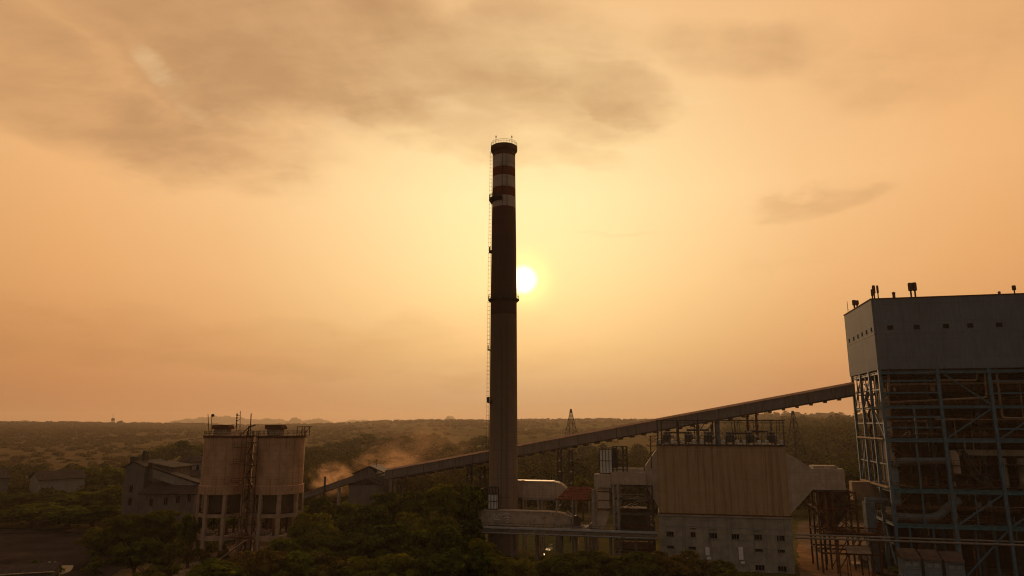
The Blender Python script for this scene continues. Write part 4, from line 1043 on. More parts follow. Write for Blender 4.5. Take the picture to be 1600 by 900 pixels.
# floors with rails
rb = random.Random(3)
for z in (46.3, 42.3, 38.9+.25, 34.8, 31.5+.25, 25.3, 19.9+.25, 15.2, 12.2+.25):
    x0, x1 = .5, 44
    mb = MB()
    for (a, b) in ((x0, 11.9), (12.9, 22.9), (23.7, 34.1), (34.9, 44)):
        if rb.random() < .2: continue
        mb.box(a, b, 1.2+rb.random()*1.5, 24, z, z+.1)
    mb.build('floor', grate, t)
    mb = MB(); mb.rail([(x0, .9, z+.1), (x1, .9, z+.1)], 1.15, 1.5, .04, 2); mb.build('railing', rb.choice([orange_rail, rusty, orange_rail]), t)
    MB().rail([(.4, 1., z+.1), (.4, 24., z+.1)], 1.15, 1.6, .04).build('railing', rusty, t)
MB().box(1, 43, 19, 19.4, .05, 11.2).box(.6, .9, 9, 24.2, .05, 11.).build('added_dark_wall', furnace, t)  # dark walls added to hide the bright ground behind the open ground floor
# furnace and its casing ribs
mb = MB(); mb.box(4.5, 43, 10.5, 22.5, 13, 47.3); mb.prism([(6, 12.99), (43, 12.99), (38, 5), (12, 5)], 11, 22); mb.build('furnace', furnace, t)
mb = MB()
for z in np.arange(15, 47, 2.4): mb.box(4.2, 43, 10.2, 10.497, z, z+.5)
for x in np.arange(6, 43, 4.1): mb.box(x, x+.35, 10.0, 10.19, 13, 47)
mb.build('buckstay', rusty, t)
# measured pipes, placed just behind the front face
def ppipe(name, pts, y, r, m, n=10):
    P = [BF.y(px, py, y) for px, py in pts]
    out = []
    for i, p in enumerate(P):                    # rounded bends
        if 0 < i < len(P)-1:
            a, b = P[i-1], P[i+1]; k = min((a-p).length, (b-p).length, r*3.2)*.8
            p0 = p+(a-p).normalized()*k; p1 = p+(b-p).normalized()*k
            for f in (0, .25, .5, .75, 1): out.append((p0*(1-f)**2+p*2*f*(1-f)+p1*f*f))
        else: out.append(p)
    return MB().tube(out, r, n).build(name, m, t)
ppipe('pipe', [(1466, 594), (1526, 594), (1527, 577)], 1.6, .22, pipe_beige)
ppipe('pipe', [(1384, 629), (1542, 621), (1538, 577)], 1.4, .24, pipe_beige)
ppipe('pipe', [(1556, 577), (1566, 653), (1640, 655)], 1.4, .26, pipe_beige)
ppipe('pipe', [(1462, 655), (1640, 655)], 3., .3, pipe_beige)
ppipe('pipe', [(1388, 577), (1389, 618), (1384, 624)], 2., .3, pipe_beige)
ppipe('pipe', [(1384, 601), (1640, 597)], 3.6, .28, pipe_beige)
ppipe('pipe', [(1466, 584), (1640, 582)], 4.6, .35, pipe_beige)
ppipe('pipe', [(1434, 668), (1640, 667)], 4., .18, rusty)
ppipe('large_pipe', [(1403, 790), (1397, 720), (1480, 720)], 2.4, .75, blue_grey, 16)
a, b = BF.y(1498, 704, 5), BF.y(1640, 712, 5)
MB().box(a.x, 43, 5, 7.5, b.z-.1, a.z+.2).build('hot_gas_duct', lagging, t)
a, b = BF.y(1484, 704, 3), BF.y(1502, 740, 3)
MB().prism([(a.x, a.z), (b.x-.6, a.z), (b.x, a.z-1), (b.x, b.z), (a.x+.4, b.z)], 3, 6).build('coal_hopper', duct_clad, t)
for px, w in ((1568, .5), (1596, 1.1), (1626, .9)):
    q = BF.y(px, 716, 6.2); q2 = BF.y(px, 762, 6.2); MB().tube([(q.x, 6.2, q.z), (q.x, 6.2, q2.z)], w, 16).build('downcomer', lagging, t)
ppipe('chute', [(1504, 704), (1528, 740), (1556, 768)], 4.4, .55, dark_steel)
ppipe('chute', [(1506, 712), (1520, 745), (1545, 762)], 3., .4, dark_steel)
ppipe('ribbed_duct', [(1402, 808), (1462, 811), (1486, 788), (1500, 782)], 2.6, .95, blue_grey, 14)
P = [BF.y(px, py, 2.6) for px, py in [(1402, 808), (1462, 811), (1486, 788)]]
mb = MB()
for a, b in zip(P[:-1], P[1:]):
    n = int((b-a).length/.55)
    for k in range(n): c = a.lerp(b, k/n); d = (b-a).normalized()*.07; mb.tube([c-d, c+d], 1.05, 14)
mb.build('duct_rib', pipe_grey, t)
q, q2 = BF.y(1497, 766, 3.), BF.y(1512, 880, 3.)
mb = MB(); mb.tube([(13.5, 3, 18.9), (13.5, 3, 15.7)], .85, 14); mb.tube([(13.5, 3, 15.6), (13.5, 3, 1)], .65, 14); mb.build('riser', pipe_beige, t)
# pale vertical duct and ladders on the left face
q = LF.y(1367, 640, -1.2)
mb = MB(); mb.box(.8, 2.2, 4.2, 6.0, 20.2, 42.5); mb.build('vertical_duct', mat('pale_duct', (.42, .33, .25), .15, rust=.15, seams=[(2, 2.6, .1)], scale=.6, rough=.7), t)
MB().box(.5, 2.6, 3.6, 5.6, 36.5, 41.5).build('duct_head', lagging, t)
mb = MB()
for k in range(26):
    z = 21+k; 
    if k % 2 == 0: mb.box(.3, 2.2, 14, 17, z, z+.08); mb.rail([(.3, 14, z), (.3, 17, z)], 1., 1.4, .04)
for k in range(12):
    z = 21+2*k; a, b = (14.2, 16.8) if k % 2 else (16.8, 14.2); mb.beam((1., a, z), (1., b, z+2), .6, .1)
mb.build('stairway', rusty, t)
MB().box(-.6, .2, 1, 24.6, 31.2, 31.55).box(-.6, .2, 1, 24.6, 20.0, 20.4).build('edge_walkway', pipe_beige, t)
mb = MB()
for k in range(9):
    z0 = 12.5+3.4*k; a, b = ((2., z0), (5.8, z0+3.4)) if k % 2 else ((5.8, z0), (2., z0+3.4))
    mb.beam((a[0], 3.6, a[1]), (b[0], 3.6, b[1]), .8, .2); mb.beam((a[0], 3.2, a[1]+1.1), (b[0], 3.2, b[1]+1.1), .07); mb.box(1, 2, 3, 4.4, z0-.1, z0)
mb.build('zigzag_stair', orange_rail, t)
# process clutter on every floor: vessels, boxes, small pipes, valves
kinds = [pipe_beige, rusty, dark_steel, lagging, rusty, pipe_grey, dark_steel, orange_rail]
for z in (46.3, 42.4, 39.2, 34.9, 31.8, 25.4, 20.2, 15.3, 12.5):
    for _ in range(4):
        L = rb.uniform(5, 20); x = rb.uniform(1, 43-L); y = rb.uniform(2, 9.5); zz = z+rb.uniform(.4, 3.2)-(3.5 if rb.random() < .3 else 0)
        MB().tube([(x, y, zz), (x+L, y, zz), (x+L, y, zz-rb.uniform(1, 4))] if rb.random() < .5 else [(x, y, zz), (x+L, y, zz)], rb.uniform(.07, .22), 8).build('small_pipe', rb.choice(kinds), t)
    for _ in range(5):
        x = rb.uniform(1.5, 42); y = rb.uniform(2.5, 8.5); w, d, h = rb.uniform(.5, 1.6), rb.uniform(.5, 1.2), rb.uniform(.7, 2.3); m_ = rb.choice(kinds)
        if rb.random() < .5:
            mb = MB().box(x-w/2, x+w/2, y, y+d, z+.1, z+h); mb.box(x-w/2-.1, x+w/2+.1, y-.1, y+d+.1, z+h+.003, z+h+.12); mb.build('cabinet', m_, t)
        else:
            MB().lathe([(.15, z+.1), (w*.5, z+.25), (w*.5, z+h), (.2, z+h+.25)], 12, x, y).build('vessel', m_, t)
    mb = MB()
    for _ in range(8):
        x = rb.uniform(1, 43); y = rb.uniform(1.6, 9); MB().tube([(x, y, z-3.4), (x, y, z+rb.uniform(0, 3.5))], rb.uniform(.05, .14), 6).build('riser_pipe', rb.choice(kinds), t)
for x, y in ((19, 6), (28, 9), (9, 9), (33, 5)):
    MB().tube([(x, y, .2), (x, y, 11.5)], 1.1, 14).build('ground_vessel', dark_steel, t)
# roof vents
def roofvent(px, pt, pb, w, nm, y=.6, neck=.45, cap=True):
    a, b = BF.y(px, pb, y), BF.y(px, pt, y); h = b.z-65.0
    o = thing('roof_vent', nm, 'roof vent', BF.w(a.x, y, 65.003), TH, 'roof vents on the boiler house')
    if cap:
        MB().tube([(0, 0, 0), (0, 0, h*.55)], w*neck, 10).build('pipe', rusty, o)
        MB().lathe([(w*.62, h*.45), (w, h*.5), (w, h*.93), (w*.8, h)], 12).build('cowl', rusty, o)
    else:
        MB().lathe([(w*.8, 0), (w*.8, h*.8), (w, h*.82), (w, h)], 12).build('drum', rusty, o)
        MB().box(-w*.3, w*.3, -w*.3, w*.3, h+.003, h+.15).build('lid', rusty, o)
roofvent(1372.5, 446, 466, .26, 'thin roof vent pipe, right one of the three near the roof corner', 2., .5)
roofvent(1366.5, 446, 466, .38, 'thicker capped roof vent in the middle of the three near the corner', 3.)
roofvent(1363.5, 452, 467, .28, 'short left vent pipe of the three near the roof corner', 5., .6)
roofvent(1397, 457, 465, .42, 'low stubby drum vent on the front roof edge', .8, cap=False)
roofvent(1424, 442, 464, .52, 'big capped vent stack, left one of the pair on the roof', .8, .38)
roofvent(1430.5, 441.5, 464, .52, 'big capped vent stack, right one of the pair on the roof', .8, .38)
roofvent(1561.5, 456, 459, .35, 'smallest flat drum vent near the right of the roof', .8, cap=False)
roofvent(1585.5, 446, 459, .42, 'single capped vent at the right end of the roof', .8, .35)
def sidevent(px, pt, w, nm, yy):
    q = LF.y(px, pt, -.8); h = q.z-65
    o = thing('roof_vent', nm, 'roof vent', BF.w(.8, q.x, 65.003), TH, 'roof vents on the boiler house')
    MB().tube([(0, 0, 0), (0, 0, h*.6)], w*.45, 10).build('pipe', rusty, o); MB().lathe([(w*.6, h*.5), (w, h*.55), (w, h*.95), (w*.8, h)], 12).build('cowl', rusty, o)
sidevent(1334, 469, .5, 'capped vent above the left side wall, nearer the far corner', 0)
sidevent(1338.5, 469.5, .5, 'capped vent above the left side wall, next to its twin', 0)
q = LF.y(1323.5, 471, -.4)
o = thing('lightning_mast', 'thin lightning rod at the far left corner of the boiler house roof', 'mast', BF.w(.4, q.x, 65.003), TH)
MB().tube([(0, 0, 0), (0, 0, q.z-65)], .07, 6).beam((0, 0, 1.5), (.9, 0, .0), .06).build('rod', dark_steel, o)

# ------------------------------------------------------------------ rusty steelwork and machines between precipitator and boiler
t = thing('duct_trestle', 'rusty red braced steelwork carrying the duct between precipitator and boiler house', 'steel frame', EO, TH)
def ex(px, py, y): return EF.y(px, py, y)
ys = (2.2, 8.5, 14.)
xsn = [6.6, 9.9, 15.2, 19.5]
for x in xsn:
    for y in ys:
        if x > 16 and y > 10: continue
        MB().beam((x, y, 0), (x, y, 18.85 if x < 16 else 12.), .42).build('column', rusty, t)
mb = MB()
for z in (18.6, 14.6, 9.0, 4.6):
    for y in ys:
        mb.beam((xsn[0], y, z), (xsn[2] if z > 12 else xsn[3], y, z), .3, .4)
    for x in xsn[:3]: mb.beam((x, 2.2, z), (x, 14, z), .3, .35)
for y in (2.2, 8.5):
    for (xa, xb), (za, zb_) in [((9.9, 15.2), (14.6, 18.6)), ((9.9, 15.2), (9.0, 14.6)), ((15.2, 19.5), (4.6, 9.)), ((9.9, 15.2), (0.3, 9.)), ((6.6, 9.9), (9., 14.6))]:
        mb.beam((xa, y, za), (xb, y, zb_), .22)
        if zb_ > 9: mb.beam((xb, y, za), (xa, y, zb_), .22)
mb.beam((2.5, 4, 17.0), (7.5, 4, 12.6), .35); mb.beam((4.2, 4, 17.4), (9., 4, 13.2), .25)
mb.build('bracing', rusty, t)
MB().box(8, 21, 1.6, 9, 9.25, 9.45).build('platform', rusty, t)
MB().rail([(8, 1.7, 9.45), (21, 1.7, 9.45)], 1.1, 1.4, .04).build('railing', rusty, t)
MB().prism([(8.2, 9.8), (8.2, 18.2), (14.6, 18.2), (14.6, 13), (12., 9.8)], 9, 13).build('hopper', mat('dull_brown_steel', (.13, .10, .075), .3, rust=.3, scale=.6, rough=.9), t)
MB().tube([(8.9, 5, 10), (8.9, 5, 18.8)], .5, 12).tube([(10.4, 5, 10), (10.4, 5, 18.8)], .4, 12).build('hot_pipe', mat('orange_brown_pipe', (.26, .13, .06), .2, rust=.2, scale=.8, rough=.7), t)
t = thing('bypass_duct', 'blue grey box duct bending down beside the boiler house corner column', 'duct', EO, TH)
a = ex(1352, 785, 5.); b = ex(1371, 826, 5.); c_ = ex(1402, 792, 5.)
MB().box(a.x, b.x, 5, 8, 0.3, a.z).build('drop_leg', blue_grey, t)
MB().tube([(a.x+.3, 6.5, a.z+.3), (c_.x+1.5, 6.5, a.z+.3)], .75, 14).build('cross_pipe', blue_grey, t)
MB().box(a.x-.15, b.x+.15, 4.85, 8.15, b.z-.1, b.z+.15).build('flange', rusty, t)
a = ex(1330, 745, 14); b = ex(1378, 770, 14)
MB().box(a.x, b.x+6, 14, 17, b.z-2, a.z-1.2).build('rear_duct', pipe_beige, t)
# pale twin pipes crossing on a low rack
p0, p1 = EF.y(1243, 841, -1.5), EF.y(1640, 860, -1.5)
t = thing('pipe_bridge', 'pair of long pale pipes on a low rack in front of the boiler house', 'pipe rack', EO, TH)
zp_ = EF.y(1300, 837, -1.2).z
xe = 70
mb = MB(); mb.tube([(.3, -1.2, zp_), (xe, -1.2, zp_)], .2, 8); mb.tube([(.3, -1.9, zp_-.6), (xe, -1.9, zp_-.6)], .22, 8); mb.tube([(.3, -.6, zp_-.9), (xe, -.6, zp_-.9)], .16, 8)
mb.build('pipes', mat('pale_pipe', (.21, .175, .145), .15, rust=.15, scale=.8, rough=.5), t)
for x in (9.6, 17., 27., 38., 50.): MB().beam((x, -1.2, 0), (x, -1.2, zp_-1.2), .4).beam((x, -2.3, zp_-1.1), (x, -.2, zp_-1.1), .3).build('post', rusty, t)
# fan and motor set on the ground
q = ground(1352, 884); 
t = thing('blower_unit', 'pale blower with motor and belt guard on the ground under the rusty steelwork', 'machine', q, TH)
MB().tube([(0, -1, 2.2), (0, 1, 2.2)], 1.7, 18).box(.9, 2.1, -.8, .8, 2.4, 5.0).build('casing', pipe_grey, t)
MB().box(-3, 3.6, -1.5, 1.5, 0.02, .6).build('plinth', lagging, t)
MB().tube([(2.4, -.2, 1.4), (4.0, -.2, 1.4)], .6, 12).build('motor', pipe_grey, t)
MB().tube([(0, -1.3, 2.2), (0, -1.05, 2.2)], .8, 14).build('inlet_cone', white_paint, t)
t = thing('awning', 'slanting tan sheet awning under the rusty steelwork', 'awning', EO, TH)
a, b = EF.y(1325, 857, -2), EF.y(1362, 866, -2)
MB().loft([(a.x, -2, b.z), (b.x, -2, b.z), (b.x, 1, a.z), (a.x, 1, a.z)], [(a.x, -2, b.z+.15), (b.x, -2, b.z+.15), (b.x, 1, a.z+.15), (a.x, 1, a.z+.15)]).build('sheet', pipe_beige, t)
for x in (a.x+.2, b.x-.2):
    for y in (-1.9, .9): MB().beam((x, y, 0), (x, y, b.z+(.0 if y < 0 else (a.z-b.z)*.95)), .18).build('post', rusty, t)
t = thing('dust_chute', 'two thin slanting chutes below the right funnel of the precipitator', 'chute', EO, TH)
# (built with posts down to the yard)
for dx in (0, 2.2):
    MB().beam((3.2+dx, 6, 16.3), (6.4+dx, 6, 13.3), .5, .25).build('chute', lagging, t)
    MB().beam((6.2+dx*.9, 6, 0), (6.2+dx*.9, 6, 13.6), .35).build('post', dark_steel, t)
# three tall grey switchgear housings at the bottom right
base = None
for i, (px0, px1, pt) in enumerate(((1409, 1441, 869), (1443, 1474, 871), (1476, 1510, 874))):
    F_ = Frame(at(px0, 880, 152), TH); F_.o.z = 0
    a, b = F_.y(px0, pt), F_.y(px1, pt)
    L = ['grey sheet metal filter housing with two small windows, leftmost of the three', 'grey sheet metal filter housing with two small windows, middle of the three', 'grey sheet metal filter housing, right one of the three with a side door'][i]
    t = thing('filter_housing', L, 'filter housing', F_.w(a.x, 0), TH, 'filter housings at the foot of the boiler house')
    w = b.x-a.x-.5; zt_ = a.z
    MB().box(0, w, 0, 3.2, 0, zt_-.5).build('body', blue_grey, t)
    MB().prism([(-.2, zt_-.5), (0, zt_-.2), (3.0, zt_+1.1), (3.5, zt_+1.1), (3.5, zt_-.5)], -.15, w+.15, 'x').build('roof', mat('brown_roof_sheet', (.075, .05, .04), .3, rust=.3, scale=.8, rough=.9), t)
    for k in range(2):
        o = MB().box(w*(.18+.42*k), w*(.18+.42*k)+w*.28, -.03, -.003, zt_-1.9, zt_-.9).build('window', mat('dull_panel', (.20, .23, .235), .15, rough=.5), t)
        MB().box(w*(.15+.42*k), w*(.21+.42*k)+w*.28, -.4, -.003, zt_-.88, zt_-.8).build('hood', dark_steel, o)
    mb = MB()
    mb.box(.1, w-.1, -.06, -.003, zt_-2.4, zt_-2.3)
    mb.build('trim', pipe_grey, t)
q = EF.y(1390, 870, -6)
t = thing('cooling_tank', 'small grey tank on thin legs beside the green bush at the bottom right', 'tank', ground(1392, 888), TH)
MB().tube([(-2.2, 0, 3.2), (2.2, 0, 3.2)], 1.0, 16).build('tank', blue_grey, t)
for x in (-1.6, 1.6):
    for y in (-.7, .7): MB().beam((x, y, 0), (x, y, 2.6), .2).build('leg', rusty, t)
# small white objects: drum and cone seen at the lower right column
q = ground(1572, 884); t = thing('oil_drum', 'pale small drum standing by the far right blue column', 'drum', q, 0)
MB().lathe([(.5, 0), (.5, .5), (.54, .52), (.5, .56), (.5, 1.3), (.54, 1.32)], 14).build('shell', lagging, t)
MB().lathe([(.46, 1.3), (.46, 1.36)], 14).build('lid', rusty, t)

# tin shed, beams, posts at the bottom left corner
q = ground(38, 914)
t = thing('tin_shed', 'low shed with a dark tin roof at the bottom left corner', 'shed', (q.x, q.y, 0), R(18))
MB().box(-6, 5, 0, 5, 0, 2.4).build('wall', grey_sheet, t)
MB().prism([(-.6, 2.3), (5.4, 3.4), (5.4, 3.55), (-.6, 2.45)], -6.5, 5.5, 'x').build('roof', dark_roof, t)
MB().beam((-6.5, -.62, 2.5), (5.7, -.62, 2.5), .15, .2).build('gutter', bright_sheet, t)
for i, (px, py) in enumerate(((76.5, 884), (85.5, 884))):
    q = ground(px, py); t = thing('bollard', ['left', 'right'][i]+' one of two small pale posts at the edge of the coal yard', 'post', (q.x, q.y, 0), 0, 'pale posts by the coal yard')
    MB().lathe([(.22, 0), (.22, 1.0), (.1, 1.1)], 10).build('shaft', concrete, t); MB().lathe([(.23, .8), (.24, .8), (.24, .98), (.23, .98)], 10).build('band', white_paint, t)

# ------------------------------------------------------------------ pylons and power lines
def pylon(px, py_top, Y, H_, nm, wbase):
    P = at(px, py_top, Y); zb = terr(P.x, P.y); h = P.z-zb
    t = thing('pylon', nm, 'pylon', (P.x, P.y, zb), R(20), 'power line pylons')
    mb = MB(); n = 9
    def hw(f): return wbase/2*(1-f)**1.1+.25
    c = [(-1, -1), (1, -1), (1, 1), (-1, 1)]
    zs = [h*(1-(1-k/n)**1.15) for k in range(n+1)]
    for k in range(n):
        f0, f1 = zs[k]/h, zs[k+1]/h
        for i in range(4):
            a, b = c[i], c[(i+1) % 4]
            A = Vector((a[0]*hw(f0), a[1]*hw(f0), zs[k])); A1 = Vector((a[0]*hw(f1), a[1]*hw(f1), zs[k+1]))
            B = Vector((b[0]*hw(f0), b[1]*hw(f0), zs[k])); B1 = Vector((b[0]*hw(f1), b[1]*hw(f1), zs[k+1]))
            mb.beam(A, A1, .24); mb.beam(A, B1, .12); mb.beam(B, A1, .12); mb.beam(A1, B1, .12)
    mb.build('lattice_mast', dark_steel, t)
    arms = []
    for f, L in ((.60, 6.5), (.34, 8.) if H_ else (.75, 4.5)):
        z = h*f
        for s_ in (-1, 1):
            MB().beam((0, 0, z+.7), (s_*L, 0, z), .2).beam((0, 0, z-.4), (s_*L, 0, z), .2).beam((s_*L*.5, 0, z-.2), (s_*L*.5, 0, z+.35), .12).build('cross_arm', dark_steel, t)
            MB().tube([(s_*L, 0, z), (s_*L, 0, z-1.3)], .14, 6).build('insulator_string', dark_steel, t)
            arms.append(Vector((s_*L*math.cos(R(20)), s_*L*math.sin(R(20)), z-1.3))+Vector((P.x, P.y, zb)))
    return arms
A1 = pylon(892, 639, 420, True, 'steel lattice pylon above the conveyor right of the chimney', 16)
A2 = pylon(1238.5, 642, 330, True, 'steel lattice pylon behind the right funnel of the precipitator', 13)
def wire(a, b, nm, sag=7):
    mid = [a.lerp(b, k/16)-Vector((0, 0, sag*4*(k/16)*(1-k/16))) for k in range(17)]
    o = MB().tube(mid, .06, 4).build('power_line', dark_steel); tag(o, nm, 'power line', 'power lines between the pylons')
lv = ['upper left', 'upper right', 'lower left', 'lower right']
for k in range(4):
    wire(A1[k], A2[k], f'thin power line strung between the two pylons from the {lv[k]} arm tips')
    wire(A1[k], A1[k]+Vector((-210, 190, 6)), f'thin power line leaving the middle pylon leftwards from its {lv[k]} arm')
# distant water tower on the horizon
q = at(176, 661, 2600)
zb = terr(q.x, q.y)
t = thing('water_tower', 'tiny water tower on the far horizon at the left', 'tower', (q.x, q.y, zb), 0)
zt_ = at(176, 657, 2600).z-zb
MB().lathe([(4, zt_-1), (6, zt_+1), (6, zt_+6), (3, zt_+9)], 14).build('tank', dark_steel, t)
MB().tube([(-1, 0, zt_+9), (-1, 0, zt_+24)], .5, 5).build('rod', dark_steel, t)
mb = MB()
for x, y in ((-4, -4), (4, -4), (4, 4), (-4, 4)): mb.beam((x*1.2, y*1.2, 0), (x, y, zt_), 1.2)
mb.build('leg', dark_steel, t)

# ------------------------------------------------------------------ vegetation
def mesh_np(name, V, Fq, m, parent=None):
    """V (n,3), Fq (f,k) with k=3 or 4"""
    me = bpy.data.meshes.new(name); k = Fq.shape[1]
    me.vertices.add(len(V)); me.vertices.foreach_set('co', V.astype(np.float32).ravel())
    me.loops.add(Fq.size); me.loops.foreach_set('vertex_index', Fq.astype(np.int32).ravel())
    me.polygons.add(len(Fq)); me.polygons.foreach_set('loop_start', np.arange(0, Fq.size, k, dtype=np.int32))
    me.polygons.foreach_set('loop_total', np.full(len(Fq), k, dtype=np.int32))
    me.materials.append(m); me.update(calc_edges=True)
    o = bpy.data.objects.new(name, me); C.objects.link(o); o.parent = parent; return o
def unit(n, r):
    v = r.normal(size=(n, 3)); return v/np.linalg.norm(v, axis=1)[:, None]
def leaf_quads(P, N, size, r, k=4):
    n = len(P); t = np.cross(N, unit(n, r)); t /= np.linalg.norm(t, axis=1)[:, None]+1e-9; b = np.cross(N, t)
    s = size*r.uniform(.6, 1.35, n)[:, None]
    if k == 4: V = np.stack([P-t*s-b*s*.55, P+t*s*.7-b*s*.6, P+t*s+b*s*.5, P-t*s*.6+b*s*.65], 1)
    else: V = np.stack([P-t*s-b*s*.6, P+t*s-b*s*.5, P+b*s*.9], 1)
    return V.reshape(-1, 3), np.arange(n*k).reshape(n, k)
def crown_points(nl, n, rx, rz, zc, r, lobe=(.22, .42), flat=.75, jit=.10):
    """leaf positions on many uneven lobes spread through the crown's volume"""
    d = unit(nl, r); d[:, 2] = np.where(d[:, 2] < -.1, -d[:, 2]*r.uniform(-.9, 1, nl), d[:, 2])
    q = r.uniform(.15, 1., nl)[:, None]**.5
    c = d*q*np.array([rx*.74, rx*.74, rz*.80]); c[:, 2] += zc
    lr = r.uniform(*lobe, nl)*rx
    w = lr**2; pick = r.choice(nl, n, p=w/w.sum())
    u = unit(n, r); low = u[:, 2] < -.35; u[low, 2] *= -1
    rr = lr[pick][:, None]*(1+r.normal(0, jit, n)[:, None])*(.75+.25*r.random((n, 1)))
    # secondary clumps
    P = c[pick]+u*rr*np.array([1, 1, flat])
    ph = r.uniform(0, 6, 3); P += .16*rx*np.stack([np.sin(P[:, 1]*2.3/rx*3+ph[0]), np.sin(P[:, 2]*2.1/rx*3+ph[1]), np.sin(P[:, 0]*2.7/rx*3+ph[2])], 1)*.35
    N = u+unit(n, r)*.55+np.array([0, 0, .15]); N /= np.linalg.norm(N, axis=1)[:, None]
    return P, N
def tree_proto(name, seed, h=12., rx=6., rz=4., nl=22, n=5200, leaf=.34, m=None, flat=.7, lobe=(.22, .42)):
    r = np.random.default_rng(seed); rd = random.Random(seed)
    t = thing(name, '', 'tree', (0, 0, 0), 0)
    P, N = crown_points(nl, n, rx, rz, h*.56, r, lobe=lobe, flat=flat)
    k = h/max(P[:, 2]); P[:, 2] *= k
    V, F = leaf_quads(P, N, leaf, r); mesh_np('crown', V, F, m or leafA, t)
    mb = MB(); zf = h*.42
    bend = (rd.uniform(-.5, .5), rd.uniform(-.5, .5))
    mb.tube([(0, 0, 0), (bend[0]*.4, bend[1]*.4, zf*.35), (bend[0], bend[1], zf*.75), (bend[0]*1.2, bend[1]*.8, zf+.6)], [.48, .36, .3, .2], 8)
    for q in range(7):
        a = q*.9+rd.random(); L = rx*rd.uniform(.5, .8); z0 = zf*rd.uniform(.5, .85)
        mb.tube([(bend[0]*.8, bend[1]*.8, z0), (bend[0]*.8+math.cos(a)*L*.45, bend[1]*.8+math.sin(a)*L*.45, z0+rz*.45), (bend[0]+math.cos(a)*L, bend[1]+math.sin(a)*L, z0+rz*.95)], [.2, .13, .05], 6)
    mb.build('trunk', bark, t); return t
PR = []
specs = [(1, 12, 6.2, 5.6, 70, leafA), (2, 12, 5.6, 6., 52, leafB), (3, 12, 6.6, 5.4, 80, leafA), (4, 12, 5.2, 6., 46, leafB), (5, 12, 6.0, 5.8, 60, leafC), (6, 12, 5.8, 6.2, 74, leafA)]
for sd, h, rx, rz, nl, m in specs: PR.append((tree_proto('broadleaf_tree', sd, h, rx, rz, nl, 9500, .27, m, lobe=(.13, .30)), rx, [False]))
bushp = (tree_proto('bush', 9, 3., 2.4, 2., 12, 2200, .14, leafC), 2.4, [False]); bushg = (tree_proto('bush', 10, 3., 2.4, 2., 12, 2200, .14, leafA), 2.4, [False])
tr = random.Random(21)
def put_tree(px, pyt, Y, wpx, label, group, proto=None, H0=12., cat='tree'):
    p = at(px, pyt, Y); zb = terr(p.x, p.y) if Y > 420 else 0.; h = max(1.2, p.z-zb)
    pr, rx, used = proto or PR[tr.randrange(len(PR))]
    depth = Y*math.cos(PITCH); r = wpx/2/FPX*depth; sx = r/rx*1.0; sz = h/H0
    if not used[0]:
        used[0] = True; o = pr; o.location = (p.x, p.y, zb); o.rotation_euler = (0, 0, tr.uniform(0, 6.28)); o.scale = (sx, sx*tr.uniform(.9, 1.1), sz); o['label'] = label; o['group'] = group
    else: o = dup(pr, (p.x, p.y, zb), tr.uniform(0, 6.28), label, group, (sx, sx*tr.uniform(.9, 1.1), sz))
    o['category'] = cat
    return o
ORDS = ORD
def row(items, Y, w, group, what, place, jit=6, protos=None):
    n = len(items)
    for i, it in enumerate(sorted(items)):
        px, py = it[0], it[1]; ww = it[2] if len(it) > 2 else w
        pos = 'leftmost' if i == 0 else 'rightmost' if i == n-1 else ORDS[i]+' from the left' if i <= n/2 else (ORDS[n-1-i]+' from the right')
        put_tree(px, py, Y+tr.uniform(-jit, jit), ww*tr.uniform(.9, 1.12), f'{what} {place}, {pos}', group, protos)
row([(335, 876), (385, 864), (432, 854), (480, 858), (525, 862), (575, 868), (625, 862), (675, 866), (722, 858), (772, 866), (826, 874), (880, 866), (930, 860), (985, 862), (1032, 857), (1078, 863), (1122, 876, 84), (1158, 892, 60)], 143, 105,
    'grove in front of the chimney', 'spreading olive green tree', 'in the front row of the grove')
row([(448, 838), (500, 826), (552, 832), (600, 820), (652, 826), (700, 822, 80), (745, 842, 84)], 160, 96, 'grove in front of the chimney', 'dense leafy tree', 'in the second row of the grove')
row([(492, 800), (540, 806), (590, 790), (640, 800), (688, 798), (728, 812, 66)], 178, 86, 'grove in front of the chimney', 'broad dark crowned tree', 'in the third row of the grove')
row([(502, 776, 70), (548, 782), (596, 770), (646, 766), (692, 756, 80), (738, 756, 70)], 200, 84, 'grove in front of the chimney', 'rounded tree', 'in the back row before the transfer house')
row([(336, 800, 60), (368, 806, 60), (404, 800, 60), (440, 790, 66), (470, 786, 60)], 216, 60, 'trees behind the silos', 'dark leafy tree', 'seen between the silo columns')
row([(160, 822, 80), (205, 803, 90), (256, 797, 92), (298, 800, 46)], 190, 84, 'trees left of the silos', 'large dark domed tree', 'between coal house and left silo')
row([(215, 846, 70), (250, 846, 54)], 168, 74, 'trees left of the silos', 'low dark tree', 'in front of the domed trees by the silo')
row([(0, 796, 110), (58, 786, 100), (112, 792, 90), (150, 790, 84)], 238, 90, 'trees behind the coal yard', 'dark bushy tree', 'along the back of the coal yard')
row([(-5, 768, 80), (40, 769, 80), (88, 771, 76), (132, 768, 76), (172, 758, 66)], 275, 76, 'trees behind the coal yard', 'leafy tree', 'in front of the pale warehouse')
row([(140, 728, 60), (175, 726, 56), (158, 742, 64)], 330, 60, 'trees by the warehouse', 'green tree', 'between warehouse and coal house')
row([(236, 705, 44), (262, 694, 44), (290, 688, 50), (312, 692, 40)], 520, 48, 'trees behind the coal house', 'hazy tree', 'behind the coal house roof')
row([(492, 696, 34), (520, 691, 38), (548, 685, 40), (576, 677, 46), (602, 683, 36), (628, 680, 40), (652, 679, 40), (676, 676, 46), (694, 682, 30)], 760, 40, 'hazy tree line beyond the conveyor', 'round dusky tree', 'in the tree line beyond the conveyor')
row([(742, 683, 30), (754, 680, 34), (728, 688, 30)], 800, 36, 'trees behind the chimney', 'round hazy tree', 'just left behind the chimney')
